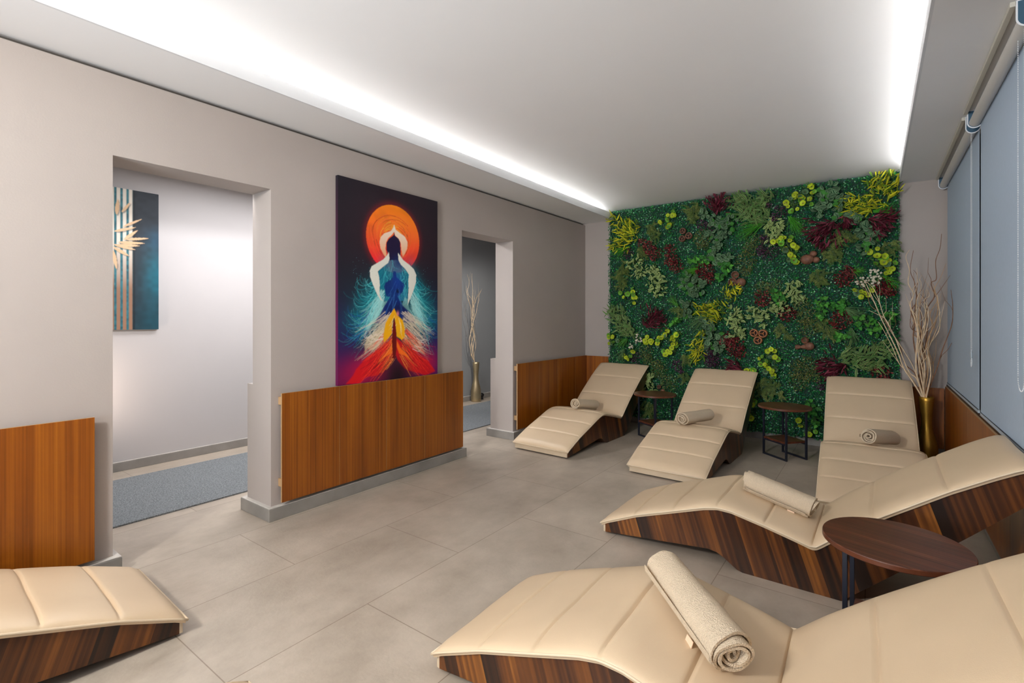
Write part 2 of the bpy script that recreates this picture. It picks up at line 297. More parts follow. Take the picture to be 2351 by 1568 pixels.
# ------------------------------------------------------------------ measured layout data
CLUSTERS=[('croton',[(0.468,2.573,0.049),(0.607,2.451,0.105),(0.709,2.416,0.104),(0.7,2.329,0.088)],140,'yellow spiky croton spray at the upper left corner of the plant wall'),
('croton',[(0.512,2.25,0.073),(0.633,2.255,0.088)],190,'lower yellow croton twigs just above the leftmost purple flower cluster'),
('fern',[(0.931,2.4,0.094),(0.979,2.302,0.07)],-30,'dark olive fern tuft right of the upper left yellow croton'),
('berry',[(0.667,2.116,0.068)],0,'purple bead flower cluster at the upper left,under the yellow croton twigs'),
('grass',[(0.573,2.156,0.137)],200,'bright green grass tuft poking out at the left edge below yellow croton'),
('fern',[(0.817,2.128,0.087),(0.85,2.078,0.055)],-60,'olive fern tuft between purple beads and burgundy leaves at upper left'),
('fern',[(0.59,1.936,0.105),(0.581,1.832,0.105),(0.555,1.728,0.073)],-95,'large hanging olive fern at the left edge of the plant wall'),
('sedum',[(0.842,2.236,0.047),(0.947,2.164,0.078),(1.011,2.081,0.078)],0,'upper part of the long burgundy leaf garland at upper left'),
('sedum',[(1.182,2.106,0.076),(1.205,1.998,0.084),(1.266,1.918,0.076)],0,'lower hanging part of the burgundy leaf garland left of striped peperomia'),
('trades',[(0.751,1.99,0.087),(0.817,1.891,0.079)],-40,'cream striped inch plant strand under the burgundy garland,upper left'),
('trades',[(0.979,1.874,0.086),(1.011,1.771,0.109),(1.058,1.653,0.085)],-70,'dense cream striped inch plant hanging lower down at the left'),
('gera',[(1.213,2.544,0.068),(1.19,2.441,0.046),(1.159,2.368,0.053),(1.066,2.463,0.031)],0,'lime round leaved sprig near the ceiling,left of the first seed pods'),
('gera',[(0.624,1.62,0.056),(0.717,1.634,0.072),(0.742,1.545,0.056)],0,'round lime and bronze leaves below the hanging fern at left'),
('fern',[(1.473,2.554,0.103),(1.464,2.452,0.075)],150,'broad olive fern fan beside the topmost burgundy plume'),
('plume',[(1.738,2.556,0.136)],80,'burgundy feather plume reaching the ceiling at upper middle left'),
('pepe',[(1.59,2.493,0.046),(1.712,2.386,0.082),(1.806,2.339,0.081),(1.865,2.369,0.063)],0,'striped round leaves below the topmost burgundy plume'),
('pepe',[(1.651,2.265,0.055),(1.764,2.209,0.045)],0,'few striped round leaves under the purple flower pair,upper middle'),
('berry',[(1.554,2.377,0.065)],0,'purple bead flowers hanging in front of the olive fern fan'),
('berry',[(1.643,2.33,0.055)],0,'small bright purple bead cluster among striped leaves,upper middle'),
('moss',[(1.572,2.218,0.102),(1.563,2.145,0.065)],0,'olive mossy clump under the purple flower pair,right of the first pods'),
('longv',[(1.973,2.568,0.097),(2.07,2.494,0.131),(2.149,2.388,0.121),(2.227,2.567,0.077)],150,'large cream edged long leaf spray below the ceiling,wall centre'),
('grass',[(2.038,2.261,0.176)],200,'bright green grass tuft under the large cream edged spray'),
('trades',[(2.296,2.293,0.094),(2.281,2.218,0.077),(2.266,2.143,0.051)],-80,'cream striped inch plant at upper centre beside bright grass tufts'),
('berry',[(2.235,2.498,0.043)],0,'tiny purple bead cluster inside the cream edged spray at the top'),
('berry',[(2.357,2.439,0.068),(2.289,2.371,0.043)],0,'purple bead flowers between cream edged spray and lime round leaves'),
('berry',[(2.196,2.158,0.043),(2.165,2.031,0.052),(2.235,2.017,0.103)],0,'largest purple bead cluster,upper centre under the inch plant'),
('moss',[(2.094,2.133,0.087),(2.054,2.049,0.07)],0,'olive moss clump left of the largest purple bead cluster'),
('moss',[(2.014,1.92,0.106),(2.014,1.823,0.053)],0,'olive moss clump hanging just above the three half nut shells'),
('grass',[(2.497,2.262,0.142)],-55,'bright green grass fountain at upper centre right of the inch plant'),
('gera',[(2.589,2.571,0.08),(2.589,2.492,0.064),(2.442,2.504,0.049),(2.47,2.444,0.048),(2.484,2.563,0.036),(2.616,2.639,0.04)],0,'lime round leaves with red centres below the ceiling,right of centre'),
('gera',[(2.409,2.087,0.101),(2.453,1.982,0.092),(2.475,1.905,0.058),(2.312,2.113,0.026)],0,'lime round leaves with red centres left of the walnut trio'),
('pepe',[(1.712,2.114,0.064),(1.66,2.008,0.055),(1.738,1.948,0.091),(1.823,1.96,0.063)],0,'striped round leaves above the ivy,left of the half nut shells'),
('ivy',[(1.5,1.955,0.084),(1.59,1.958,0.055)],0,'light green ivy leaves above the small burgundy clump,left of centre'),
('sedum',[(1.59,1.839,0.101),(1.634,1.754,0.055)],0,'burgundy leaf clump between two ivy sprigs,left of half nut shells'),
('ivy',[(1.815,1.871,0.081),(1.764,1.765,0.072)],0,'dark green ivy sprig directly left of the three half nut shells'),
('grass',[(1.418,1.839,0.122)],205,'short bright grass tuft left of the ivy and burgundy clump'),
('pepe',[(1.409,1.708,0.103),(1.518,1.676,0.084),(1.445,1.613,0.065)],0,'dark striped round leaves below the short grass tuft,left of centre'),
('pepe',[(2.79,2.549,0.078),(2.842,2.472,0.07),(2.737,2.448,0.063),(2.704,2.381,0.055)],0,'big striped round leaf group below the ceiling at right'),
('croton',[(3.242,2.614,0.11),(3.165,2.552,0.089),(3.271,2.499,0.066)],60,'speckled yellow croton spray in the upper right corner of the wall'),
('croton',[(2.95,2.418,0.084),(3.044,2.391,0.098),(3.135,2.408,0.097)],190,'speckled yellow croton row with one long horizontal leaf,upper right'),
('grass',[(3.224,2.337,0.103)],10,'green grass tuft right of the long horizontal yellow leaf'),
('plume',[(2.737,2.182,0.172)],225,'dark burgundy plume sweeping down left above the walnut trio'),
('plume',[(2.919,2.254,0.069)],-80,'small burgundy plume tip between striped leaves and olive fern'),
('plume',[(3.177,2.224,0.126)],-20,'burgundy plume beside the right edge under the yellow croton'),
('pepe',[(2.881,2.328,0.062),(2.957,2.303,0.061),(3.019,2.25,0.053)],0,'striped leaf row under the long yellow croton leaf,right'),
('pepe',[(3.062,2.185,0.053),(3.093,2.077,0.082),(3.153,2.034,0.052),(3.074,1.981,0.045)],0,'striped round leaves hanging under the right burgundy plume'),
('fern',[(2.868,2.145,0.085),(2.95,2.098,0.069)],-40,'upper olive fern under the burgundy plumes at right'),
('fern',[(2.79,1.997,0.117),(2.822,1.933,0.062)],-70,'lower olive fern right of the walnut trio'),
('gera',[(3.141,1.908,0.067),(3.189,1.794,0.067),(3.265,1.833,0.081),(3.265,1.745,0.051)],0,'green round leaf cluster at the right edge above white flowers'),
('fern',[(3.236,1.967,0.081)],0,'dim fern tuft at the right edge above the round green leaves'),
('fern',[(2.677,1.731,0.095),(2.69,1.683,0.063)],-60,'faint lone fern tuft below the walnut trio'),
('sedum',[(2.935,1.763,0.052),(2.898,1.698,0.081)],0,'burgundy leaf clump left of the white flowers'),
('white',[(3.137,1.708,0.079),(3.049,1.662,0.065),(3.149,1.65,0.05)],0,'white blossom sprig at the right,where the leaning branches end'),
('sedum',[(3.212,1.612,0.078),(3.257,1.568,0.057)],0,'dark burgundy clump right of the white blossom sprig'),
('grass',[(3.274,1.638,0.106)],-45,'green grass tuft hanging over the right edge beside white blossoms'),
('grass',[(3.025,1.765,0.058)],5,'short dark grass tuft above the white blossom sprig'),
('gera',[(3.019,1.576,0.036),(3.067,1.538,0.043),(3.137,1.593,0.043)],0,'yellowish round leaves directly below the white blossom sprig'),
('moss',[(2.167,1.631,0.07),(2.285,1.642,0.077)],0,'olive moss above the middle burgundy clump at wall centre'),
('sedum',[(2.175,1.514,0.085)],0,'burgundy clump at wall centre surrounded by inch plant strands'),
('ivy',[(2.313,1.549,0.061),(2.34,1.503,0.053)],0,'green ivy leaves right of the central burgundy clump'),
('trades',[(2.473,1.672,0.052),(2.446,1.568,0.075),(2.518,1.536,0.06)],-70,'upper right inch plant strand at wall centre'),
('trades',[(2.34,1.434,0.084),(2.258,1.428,0.054)],-10,'middle inch plant strand below the central ivy leaves'),
('trades',[(2.111,1.368,0.078),(2.209,1.313,0.077)],200,'lower left inch plant strand above the bright seed pods'),
('sedum',[(2.42,1.35,0.075)],0,'small burgundy clump under the central inch plant strands'),
('moss',[(2.552,1.43,0.085),(2.585,1.329,0.092),(2.592,1.214,0.092)],0,'long olive moss fall above the peanut shaped nut'),
('ivy',[(2.71,1.458,0.061),(2.716,1.352,0.053)],0,'ivy pair beside the long olive moss fall'),
('ivy',[(2.811,1.418,0.052),(2.898,1.432,0.059),(2.867,1.388,0.037)],0,'light ivy leaves above the dark burgundy clump,lower right'),
('sedum',[(2.874,1.291,0.089)],0,'dark burgundy clump in the lower right under light ivy'),
('grass',[(2.983,1.35,0.124)],-35,'thin pale grass spray arching right of the lower burgundy clump'),
('ivy',[(3.073,1.277,0.087),(3.155,1.206,0.065),(3.246,1.32,0.064)],0,'dark ivy mass behind the leaning branches at lower right'),
('fern',[(2.69,1.276,0.076),(2.754,1.186,0.09)],-50,'dark olive fern left of the lower right burgundy clump'),
('grass',[(2.971,1.115,0.11)],-80,'pale grass spray hanging above the lower right cream edged leaves'),
('ivy',[(2.904,1.121,0.052),(2.843,1.12,0.03)],0,'small ivy tuft left of the hanging pale grass'),
('longv',[(2.935,0.916,0.088),(3.031,0.913,0.102),(3.108,0.881,0.094),(3.183,1.006,0.079)],40,'cream edged leaf spray above the backrest of the right back lounger'),
('plume',[(2.824,0.821,0.142)],200,'burgundy plume at the top left corner of the right back lounger'),
('sedum',[(3.195,0.792,0.078)],0,'dark burgundy clump above the right end of that backrest'),
('moss',[(2.592,0.8,0.115),(2.658,0.735,0.076)],0,'olive moss patch left of the right back lounger headrest'),
('longv',[(0.45,1.395,0.065),(0.555,1.322,0.097),(0.616,1.209,0.105),(0.684,1.137,0.088)],140,'cream edged leaf spray crossing the left edge of the wall'),
('plume',[(0.979,1.274,0.171)],45,'dark burgundy plume above the lime leaf mass at lower left'),
('gera',[(0.45,1.085,0.049),(0.459,0.987,0.041),(0.538,1.029,0.032)],0,'lime round leaves sticking out at the left edge'),
('gera',[(0.891,1.046,0.063),(1.027,1.034,0.085),(1.136,1.106,0.069),(1.228,1.024,0.083),(1.144,0.915,0.054),(1.243,0.926,0.045),(1.281,1.147,0.045)],0,'wide mass of lime round leaves at lower left above the side table'),
('pepe',[(1.385,1.469,0.052),(1.392,1.394,0.052)],0,'striped pale leaves above the dark fern,lower left of centre'),
('grass',[(1.22,1.51,0.091)],135,'short bright grass blade tuft left of the pale striped leaves'),
('fern',[(1.303,1.395,0.083)],-90,'dark fern tuft beside the pale striped leaves'),
('ivy',[(1.228,1.259,0.046),(1.281,1.29,0.038)],0,'few plain green leaves below the dark fern tuft'),
('white',[(0.8,1.06,0.071),(0.7,0.962,0.04)],0,'white blossom sprig at lower left beside the lime leaf mass'),
('grass',[(0.581,0.99,0.105)],225,'broad bladed bright grass tuft at lower left edge'),
('grass',[(0.573,0.836,0.105)],250,'thin drooping grass tuft above the left back lounger'),
('gera',[(0.717,0.914,0.036),(0.616,0.814,0.048),(0.7,0.834,0.04)],0,'few lime leaves just above the left back lounger'),
('berry',[(0.767,0.813,0.071)],0,'purple bead cluster above the top edge of the left back lounger'),
('moss',[(0.891,0.897,0.086),(0.923,0.797,0.07)],0,'olive moss fall starting under the left white blossoms'),
('moss',[(1.058,0.68,0.1),(1.05,0.757,0.062)],0,'olive moss between the two left loungers,middle of the fall'),
('moss',[(1.182,0.543,0.099)],0,'olive moss just above the left back side table'),
('berry',[(1.273,0.754,0.068),(1.318,0.689,0.03)],0,'purple bead cluster above the table between the two left loungers'),
('fern',[(1.37,0.834,0.082),(1.355,0.631,0.067)],-80,'dark fern left of the middle lounger backrest'),
('trades',[(0.931,0.641,0.047),(0.923,0.555,0.07),(0.947,0.471,0.062)],-80,'inch plant sprig beside the left lounger backrest over the table'),
('grass',[(1.504,1.264,0.158)],215,'thin dark grass spray left of the central yellow croton'),
('croton',[(1.862,1.57,0.088)],50,'yellow croton twig reaching up below the half nut shells'),
('croton',[(1.6,1.396,0.099),(1.718,1.387,0.106),(1.694,1.314,0.074)],150,'yellow croton mass at lower centre beside inch plant'),
('croton',[(1.576,1.148,0.05),(1.512,0.989,0.092),(1.504,0.88,0.067)],240,'drooping yellow croton above the left corner of the middle lounger'),
('trades',[(1.892,1.329,0.088),(1.907,1.249,0.088),(1.907,1.146,0.088)],0,'inch plant sprig right of the central yellow croton mass'),
('pepe',[(1.624,1.248,0.049),(1.671,1.166,0.066),(1.647,1.034,0.074),(1.748,0.98,0.065),(1.771,1.119,0.049)],0,'dark striped leaves below the central yellow croton mass'),
('sedum',[(1.81,1.071,0.081),(1.907,1.01,0.096),(1.944,0.939,0.072)],0,'dark burgundy clump left of the bright seed pods'),
('berry',[(1.655,0.936,0.09),(1.679,0.855,0.09),(1.671,0.781,0.09)],0,'tall purple bead cluster above the middle lounger backrest'),
('plume',[(1.922,0.755,0.112)],180,'thin burgundy plume lying on the top edge of the middle lounger'),
('gera',[(2.054,0.739,0.031),(2.104,0.743,0.031)],0,'single lime leaf pair on the right corner of the middle lounger'),
('fern',[(2.333,1.198,0.069),(2.413,1.139,0.06)],-45,'faint fern tuft right of the bright seed pods'),
('gera',[(2.265,0.96,0.046),(2.196,0.841,0.07),(2.251,0.775,0.069),(2.299,0.885,0.054),(2.285,0.692,0.038)],0,'lime and green round leaves right of the middle lounger headrest'),
('fern',[(2.196,0.586,0.108),(2.299,0.579,0.099)],-75,'dark green fern under the round leaves right of middle lounger'),
('moss',[(2.512,0.783,0.09),(2.518,0.656,0.089)],0,'olive moss patch above the right back side table'),
('berry',[(2.708,0.633,0.044)],0,'small purple bead cluster beside the right back lounger headrest'),
('ivy',[(2.621,0.4,0.089),(2.659,0.293,0.08)],0,'dark leaf cluster at right of the right back side table top'),
('gera',[(2.556,0.236,0.054),(2.613,0.177,0.062)],0,'round lime leaves behind the right back side table legs'),
('fern',[(0.927,0.22,0.117)],-90,'grey green fern behind the left back side table legs'),
('gera',[(2.077,0.271,0.047),(2.094,0.391,0.033)],0,'few dim lime leaves low beside the middle lounger')]
PODS=[('pod',1.334,2.33,0.038,'dark seed pod with star opening,topmost of the upper left trio','dried seed pods on the plant wall'),
('pod',1.403,2.267,0.041,'seed pod with star opening,rightmost of the upper left trio','dried seed pods on the plant wall'),
('pod',1.327,2.241,0.039,'seed pod with star opening,lowest of the upper left trio','dried seed pods on the plant wall'),
('cup',1.903,1.788,0.04,'hollow brown half shell,topmost of the shell trio','half nut shells on the plant wall'),
('cup',1.878,1.711,0.043,'hollow brown half shell,lower left of the shell trio','half nut shells on the plant wall'),
('nut',1.965,1.702,0.05,'rounded closed brown shell,lower right of the shell trio','half nut shells on the plant wall'),
('pod',2.095,1.15,0.044,'orange brown seed pod,upper left of the bright central trio','dried seed pods on the plant wall'),
('pod',2.183,1.144,0.046,'orange brown seed pod,upper right of the bright central trio','dried seed pods on the plant wall'),
('pod',2.134,1.071,0.045,'orange brown seed pod,lowest of the bright central trio','dried seed pods on the plant wall'),
('walnut',2.589,1.907,0.053,'large ridged walnut,left of the walnut trio','walnuts on the plant wall'),
('walnut',2.643,1.962,0.033,'small round walnut,topmost of the walnut trio','walnuts on the plant wall'),
('walnut',2.667,1.899,0.033,'small round walnut,rightmost of the walnut trio','walnuts on the plant wall'),
('cup',2.572,1.083,0.034,'hollow shell standing above the peanut shaped nut','nut shells at the lower right of the plant wall'),
('peanut',2.535,1.013,0.039,'peanut shaped brown nut at the lower right of the wall','nut shells at the lower right of the plant wall'),
('nut',2.609,1.023,0.044,'large smooth brown shell right of the peanut shaped nut','nut shells at the lower right of the plant wall'),
('pod',1.045,0.479,0.026,'small seed pod just above the left back side table','nut shells at the lower right of the plant wall'),
('nut',1.093,0.436,0.028,'rounded tan nut half hidden behind the left back side table','nut shells at the lower right of the plant wall')]
CH={'sunpts': [(0.446,0.904),(0.8,0.751),(0.225,0.748),(0.685,0.607),(0.352,0.607),(0.739,0.831)],
'arms': [(0.513,0.817),(0.502,0.796),(0.474,0.777),(0.412,0.76),(0.382,0.741),(0.368,0.712),(0.378,0.68),(0.405,0.654),(0.429,0.637),(0.436,0.656),(0.426,0.684),(0.433,0.717),(0.453,0.74),(0.488,0.758),(0.508,0.775),(0.515,0.777),(0.523,0.761),(0.559,0.746),(0.581,0.726),(0.588,0.689),(0.603,0.653),(0.625,0.669),(0.651,0.701),(0.655,0.735),(0.625,0.763),(0.574,0.777),(0.53,0.791)],
'head': [(0.511,0.777),(0.508,0.76),(0.46,0.737),(0.436,0.714),(0.436,0.678),(0.457,0.65),(0.467,0.625),(0.574,0.632),(0.581,0.67),(0.577,0.725),(0.563,0.746),(0.523,0.758)],
'shl': [(0.46,0.668),(0.446,0.653),(0.405,0.625),(0.345,0.603),(0.293,0.583),(0.277,0.561),(0.28,0.53),(0.306,0.492),(0.345,0.444),(0.378,0.416),(0.405,0.41),(0.385,0.423),(0.368,0.444),(0.372,0.494),(0.365,0.533),(0.352,0.561),(0.398,0.585),(0.453,0.61),(0.467,0.633)],
'shr': [(0.552,0.671),(0.574,0.658),(0.61,0.634),(0.67,0.615),(0.723,0.592),(0.75,0.562),(0.746,0.52),(0.716,0.469),(0.67,0.411),(0.655,0.392),(0.659,0.429),(0.666,0.486),(0.662,0.524),(0.67,0.559),(0.632,0.587),(0.581,0.61),(0.559,0.631)],
'teal': [(0.467,0.629),(0.566,0.635),(0.662,0.57),(0.666,0.43),(0.625,0.414),(0.412,0.41),(0.372,0.477),(0.355,0.558)],
'blue': [(0.502,0.57),(0.501,0.539),(0.481,0.525),(0.426,0.505),(0.412,0.486),(0.436,0.433),(0.474,0.434),(0.412,0.382),(0.372,0.339),(0.319,0.296),(0.405,0.296),(0.513,0.372),(0.625,0.295),(0.746,0.302),(0.693,0.348),(0.596,0.392),(0.552,0.436),(0.596,0.459),(0.621,0.494),(0.618,0.508),(0.538,0.539),(0.532,0.568),(0.516,0.571)],
'stl': [(0.372,0.424),(0.412,0.407),(0.453,0.411),(0.405,0.367),(0.345,0.324),(0.267,0.261),(0.235,0.269),(0.319,0.331),(0.378,0.381)],
'str': [(0.655,0.423),(0.67,0.378),(0.708,0.348),(0.754,0.302),(0.809,0.247),(0.762,0.275),(0.67,0.34),(0.596,0.392),(0.625,0.437)],
'yel': [(0.513,0.374),(0.545,0.339),(0.603,0.31),(0.625,0.265),(0.625,0.223),(0.596,0.205),(0.538,0.225),(0.53,0.273),(0.523,0.31),(0.513,0.325),(0.499,0.31),(0.488,0.237),(0.412,0.195),(0.405,0.227),(0.426,0.296),(0.474,0.339)],
'core': [(0.513,0.325),(0.523,0.302),(0.538,0.236),(0.538,0.162),(0.523,0.107),(0.502,0.108),(0.491,0.2),(0.502,0.292)],
'redl': [(0.495,0.215),(0.412,0.184),(0.345,0.158),(0.248,0.126),(0.155,0.072),(0.124,0.04),(0.065,0.004),(0.182,-0.001),(0.235,0.026),(0.358,0.029),(0.439,0.06),(0.502,0.116)],
'redr': [(0.538,0.218),(0.625,0.178),(0.7,0.153),(0.794,0.108),(0.882,0.084),(0.974,0.016),(0.858,-0.001),(0.778,0.015),(0.7,0.031),(0.625,0.047),(0.552,0.095),(0.53,0.126)],
'orl': [(0.491,0.2),(0.474,0.164),(0.412,0.13),(0.345,0.087),(0.405,0.116),(0.481,0.135),(0.502,0.163)],
'orr': [(0.538,0.206),(0.581,0.161),(0.655,0.121),(0.693,0.089),(0.625,0.118),(0.566,0.132),(0.541,0.169)],
'crl': [(0.412,0.274),(0.319,0.247),(0.254,0.223),(0.229,0.186),(0.235,0.141),(0.254,0.171),(0.293,0.156),(0.358,0.168),(0.405,0.191)],
'crr': [(0.625,0.265),(0.7,0.233),(0.794,0.193),(0.825,0.149),(0.858,0.113),(0.778,0.139),(0.685,0.173),(0.61,0.197)]}
TEAL_LEAVES=[((1.378,2.19),(1.387,2.321),0.0385),((1.416,2.215),(1.475,2.307),0.0289),((1.426,2.091),(1.559,2.177),0.0265),((1.368,2.043),(1.514,2.097),0.0313),((1.43,1.98),(1.528,2.075),0.0337),((1.445,1.982),(1.61,2.013),0.0289),((1.397,1.952),(1.579,1.965),0.0361),((1.378,1.926),(1.544,1.939),0.0337),((1.363,1.929),(1.514,1.899),0.0337),((1.359,1.905),(1.465,1.841),0.0385),((1.355,1.87),(1.378,1.719),0.0361)]
TEAL_STRIPES=[1.391,1.434,1.476,1.494]
TWIGS=[('cream',0.0055,[(3.451,5.62,0.586),(3.425,5.629,0.729),(3.355,5.638,0.86),(3.315,5.647,0.994),(3.247,5.656,1.17),(3.199,5.664,1.289),(3.151,5.673,1.43),(3.101,5.682,1.574),(3.068,5.691,1.658),(3.045,5.7,1.676)]),
('cream',0.0045,[(3.459,5.6,0.59),(3.444,5.607,0.771),(3.385,5.615,0.844),(3.293,5.622,1.132),(3.215,5.63,1.317),(3.176,5.638,1.469),(3.141,5.645,1.571),(3.095,5.652,1.634),(3.069,5.66,1.643)]),
('brown',0.004,[(3.467,5.64,0.585),(3.438,5.652,0.805),(3.365,5.664,0.897),(3.326,5.676,1.072),(3.263,5.688,1.189),(3.183,5.7,1.35),(3.111,5.712,1.432),(3.084,5.724,1.556),(3.034,5.736,1.62),(2.982,5.748,1.749),(2.919,5.76,1.829)]),
('cream',0.004,[(3.456,5.66,0.581),(3.395,5.65,0.803),(3.324,5.64,0.897),(3.278,5.63,1.033),(3.214,5.62,1.19),(3.183,5.61,1.25),(3.167,5.6,1.277)]),
('cream',0.004,[(3.459,5.6,0.59),(3.429,5.597,0.848),(3.353,5.593,1.018),(3.283,5.59,1.153),(3.23,5.587,1.289),(3.166,5.583,1.341),(3.105,5.58,1.377)]),
('cream',0.0055,[(3.464,5.58,0.593),(3.442,5.572,0.813),(3.436,5.564,0.966),(3.447,5.556,1.157),(3.426,5.548,1.309),(3.396,5.54,1.423),(3.417,5.532,1.518),(3.381,5.524,1.614),(3.389,5.516,1.727),(3.365,5.508,1.842),(3.389,5.5,1.904)]),
('brown',0.005,[(3.476,5.65,0.585),(3.461,5.644,0.846),(3.422,5.638,1.115),(3.431,5.631,1.27),(3.406,5.625,1.367),(3.445,5.619,1.463),(3.43,5.612,1.617),(3.399,5.606,1.734),(3.42,5.6,1.905)]),
('brown',0.0045,[(3.489,5.62,0.59),(3.482,5.639,0.81),(3.492,5.657,1.039),(3.448,5.676,1.231),(3.434,5.694,1.348),(3.447,5.713,1.505),(3.454,5.731,1.682),(3.43,5.75,1.743)]),
('tan',0.0045,[(3.494,5.6,0.593),(3.463,5.575,0.89),(3.479,5.55,1.12),(3.455,5.525,1.271),(3.459,5.5,1.421),(3.475,5.475,1.495),(3.479,5.45,1.55)]),
('brown',0.005,[(3.505,5.64,0.597),(3.476,5.642,0.847),(3.506,5.644,1.079),(3.52,5.646,1.232),(3.515,5.648,1.385),(3.565,5.65,1.499),(3.544,5.652,1.614),(3.579,5.654,1.651),(3.574,5.656,1.803),(3.603,5.658,1.915),(3.614,5.66,2.04)]),
('tan',0.004,[(3.482,5.6,0.592),(3.517,5.6,0.815),(3.503,5.6,1.043),(3.546,5.6,1.233),(3.532,5.6,1.347),(3.581,5.6,1.459),(3.561,5.6,1.554),(3.598,5.6,1.646),(3.638,5.6,1.775)]),
('tan',0.0045,[(3.493,5.58,0.603),(3.538,5.567,0.857),(3.509,5.553,1.083),(3.565,5.54,1.271),(3.578,5.527,1.42),(3.554,5.513,1.569),(3.539,5.5,1.606)]),
('brown',0.0045,[(3.504,5.62,0.599),(3.573,5.576,0.859),(3.612,5.532,1.05),(3.664,5.488,1.254),(3.665,5.444,1.417),(3.65,5.4,1.541)]),
('cream',0.005,[(3.483,5.66,0.584),(3.507,5.668,0.77),(3.463,5.676,0.999),(3.478,5.684,1.154),(3.418,5.692,1.289),(3.397,5.7,1.466)]),
('cream',0.0045,[(3.489,5.62,0.59),(3.524,5.608,0.891),(3.473,5.597,1.118),(3.502,5.585,1.309),(3.492,5.573,1.46),(3.524,5.562,1.497),(3.514,5.55,1.553)]),
('tan',0.0045,[(3.508,5.64,0.597),(3.544,5.65,0.736),(3.559,5.66,0.889),(3.528,5.67,1.04),(3.573,5.68,1.194),(3.553,5.69,1.29),(3.597,5.7,1.462)]),
('cream',0.004,[(3.469,5.57,0.595),(3.479,5.546,0.856),(3.446,5.522,1.044),(3.488,5.498,1.196),(3.469,5.474,1.346),(3.433,5.45,1.421)]),
('brown',0.004,[(3.489,5.66,0.585),(3.456,5.653,0.768),(3.497,5.647,0.963),(3.47,5.64,1.155),(3.401,5.633,1.231),(3.415,5.627,1.425),(3.4,5.62,1.533)])]
CTWIGS=[('cream',0.006,[(-1.93,5.85,0.626),(-1.943,5.83,0.932),(-1.957,5.917,1.165),(-1.97,5.878,1.425),(-1.983,5.912,1.592),(-1.997,5.802,1.707),(-2.01,5.782,1.824)]),
('cream',0.005,[(-1.93,5.868,0.625),(-1.937,5.912,0.929),(-1.943,5.866,1.237),(-1.95,5.982,1.474),(-1.957,6.045,1.596),(-1.963,6.035,1.668),(-1.97,6.099,1.791)]),
('cream',0.005,[(-1.93,5.833,0.627),(-1.93,5.779,0.888),(-1.93,5.833,1.213),(-1.93,5.85,1.472),(-1.93,5.815,1.658),(-1.93,5.85,1.824),(-1.93,5.825,2.01)]),
('grey',0.004,[(-1.93,5.822,0.628),(-1.92,5.733,0.913),(-1.91,5.653,1.054),(-1.9,5.607,1.216),(-1.89,5.562,1.375)]),
('cream',0.005,[(-1.93,5.843,0.627),(-1.917,5.853,1.119),(-1.903,5.767,1.354),(-1.89,5.734,1.515),(-1.877,5.667,1.697),(-1.863,5.669,1.834),(-1.85,5.63,1.98)]),
('cream',0.005,[(-1.93,5.857,0.626),(-1.946,5.833,1.072),(-1.962,5.905,1.355),(-1.978,5.96,1.522),(-1.994,6.034,1.668),(-2.01,6.127,1.77)]),
('grey',0.004,[(-1.93,5.836,0.627),(-1.938,5.771,1.004),(-1.946,5.728,1.238),(-1.954,5.719,1.47),(-1.962,5.781,1.635),(-1.97,5.748,1.89)]),
('cream',0.005,[(-1.93,5.85,0.626),(-1.93,5.886,1.001),(-1.93,5.822,1.167),(-1.93,5.879,1.402),(-1.93,5.843,1.519),(-1.93,5.886,1.637)]),
('grey',0.004,[(-1.93,5.872,0.625),(-1.92,5.929,1.0),(-1.91,5.881,1.237),(-1.9,5.924,1.355),(-1.89,5.894,1.519)])]
# ------------------------------------------------------------------ room shell
Y0, D, XR = -1.7, 5.931, 3.705
ZS, ZC, ZD = 2.5785, 2.692, 2.1394
DY = [0.8217, 1.6415, 3.469, 4.2822]
YE = 8.3
struct(MB().box(-2.3, XR+0.2, Y0-0.2, YE, -0.1, 0).build('floor', M['tile']))
b = MB()
for a, c in ((Y0, DY[0]), (DY[1], DY[2]), (DY[3], D+0.12)):
    b.box(-0.31, 0, a, c, 0, 0.86); b.box(-0.237, 0, a, c, 0.86, 2.556)
for a, c in ((DY[0], DY[1]), (DY[2], DY[3])): b.box(-0.237, 0, a, c, ZD, 2.556)
struct(b.build('wall_left', M['wall']))
struct(MB().box(-0.237, -0.035, Y0, D+0.12, 2.556, 2.7).build('trim_1', M['gap']))
struct(MB().box(-0.04, XR+0.2, D, D+0.12, 0, 2.75).build('wall_back', M['wall']))
struct(MB().box(XR, XR+0.15, Y0, D, 0, 2.75).build('wall_right', M['wall']))
struct(MB().box(-2.3, XR+0.2, Y0-0.12, Y0, 0, 2.75).build('wall_front', M['wall']))
struct(MB().box(-0.04, XR, Y0, D, ZC, ZC+0.08).build('ceiling', M['ceil']))
struct(MB().box(-0.035, 0.418, Y0, D, ZS, ZS+0.012).box(-0.035, 0.418, Y0, D, ZS+0.012, ZS+0.022, 1).build('ceiling_soffit_left', [M['soffit'], M['ceil']]))
struct(MB().box(0.418, 0.43, Y0, D, ZS, 2.656).build('trim_2', M['fascia']))
struct(MB().box(3.342, XR, Y0, D, ZS, ZS+0.012).box(3.342, XR, Y0, D, ZS+0.012, ZS+0.022, 1).build('ceiling_soffit_right', [M['soffit'], M['ceil']]))
struct(MB().box(3.33, 3.342, Y0, D, ZS, 2.656).build('trim_3', M['fascia']))
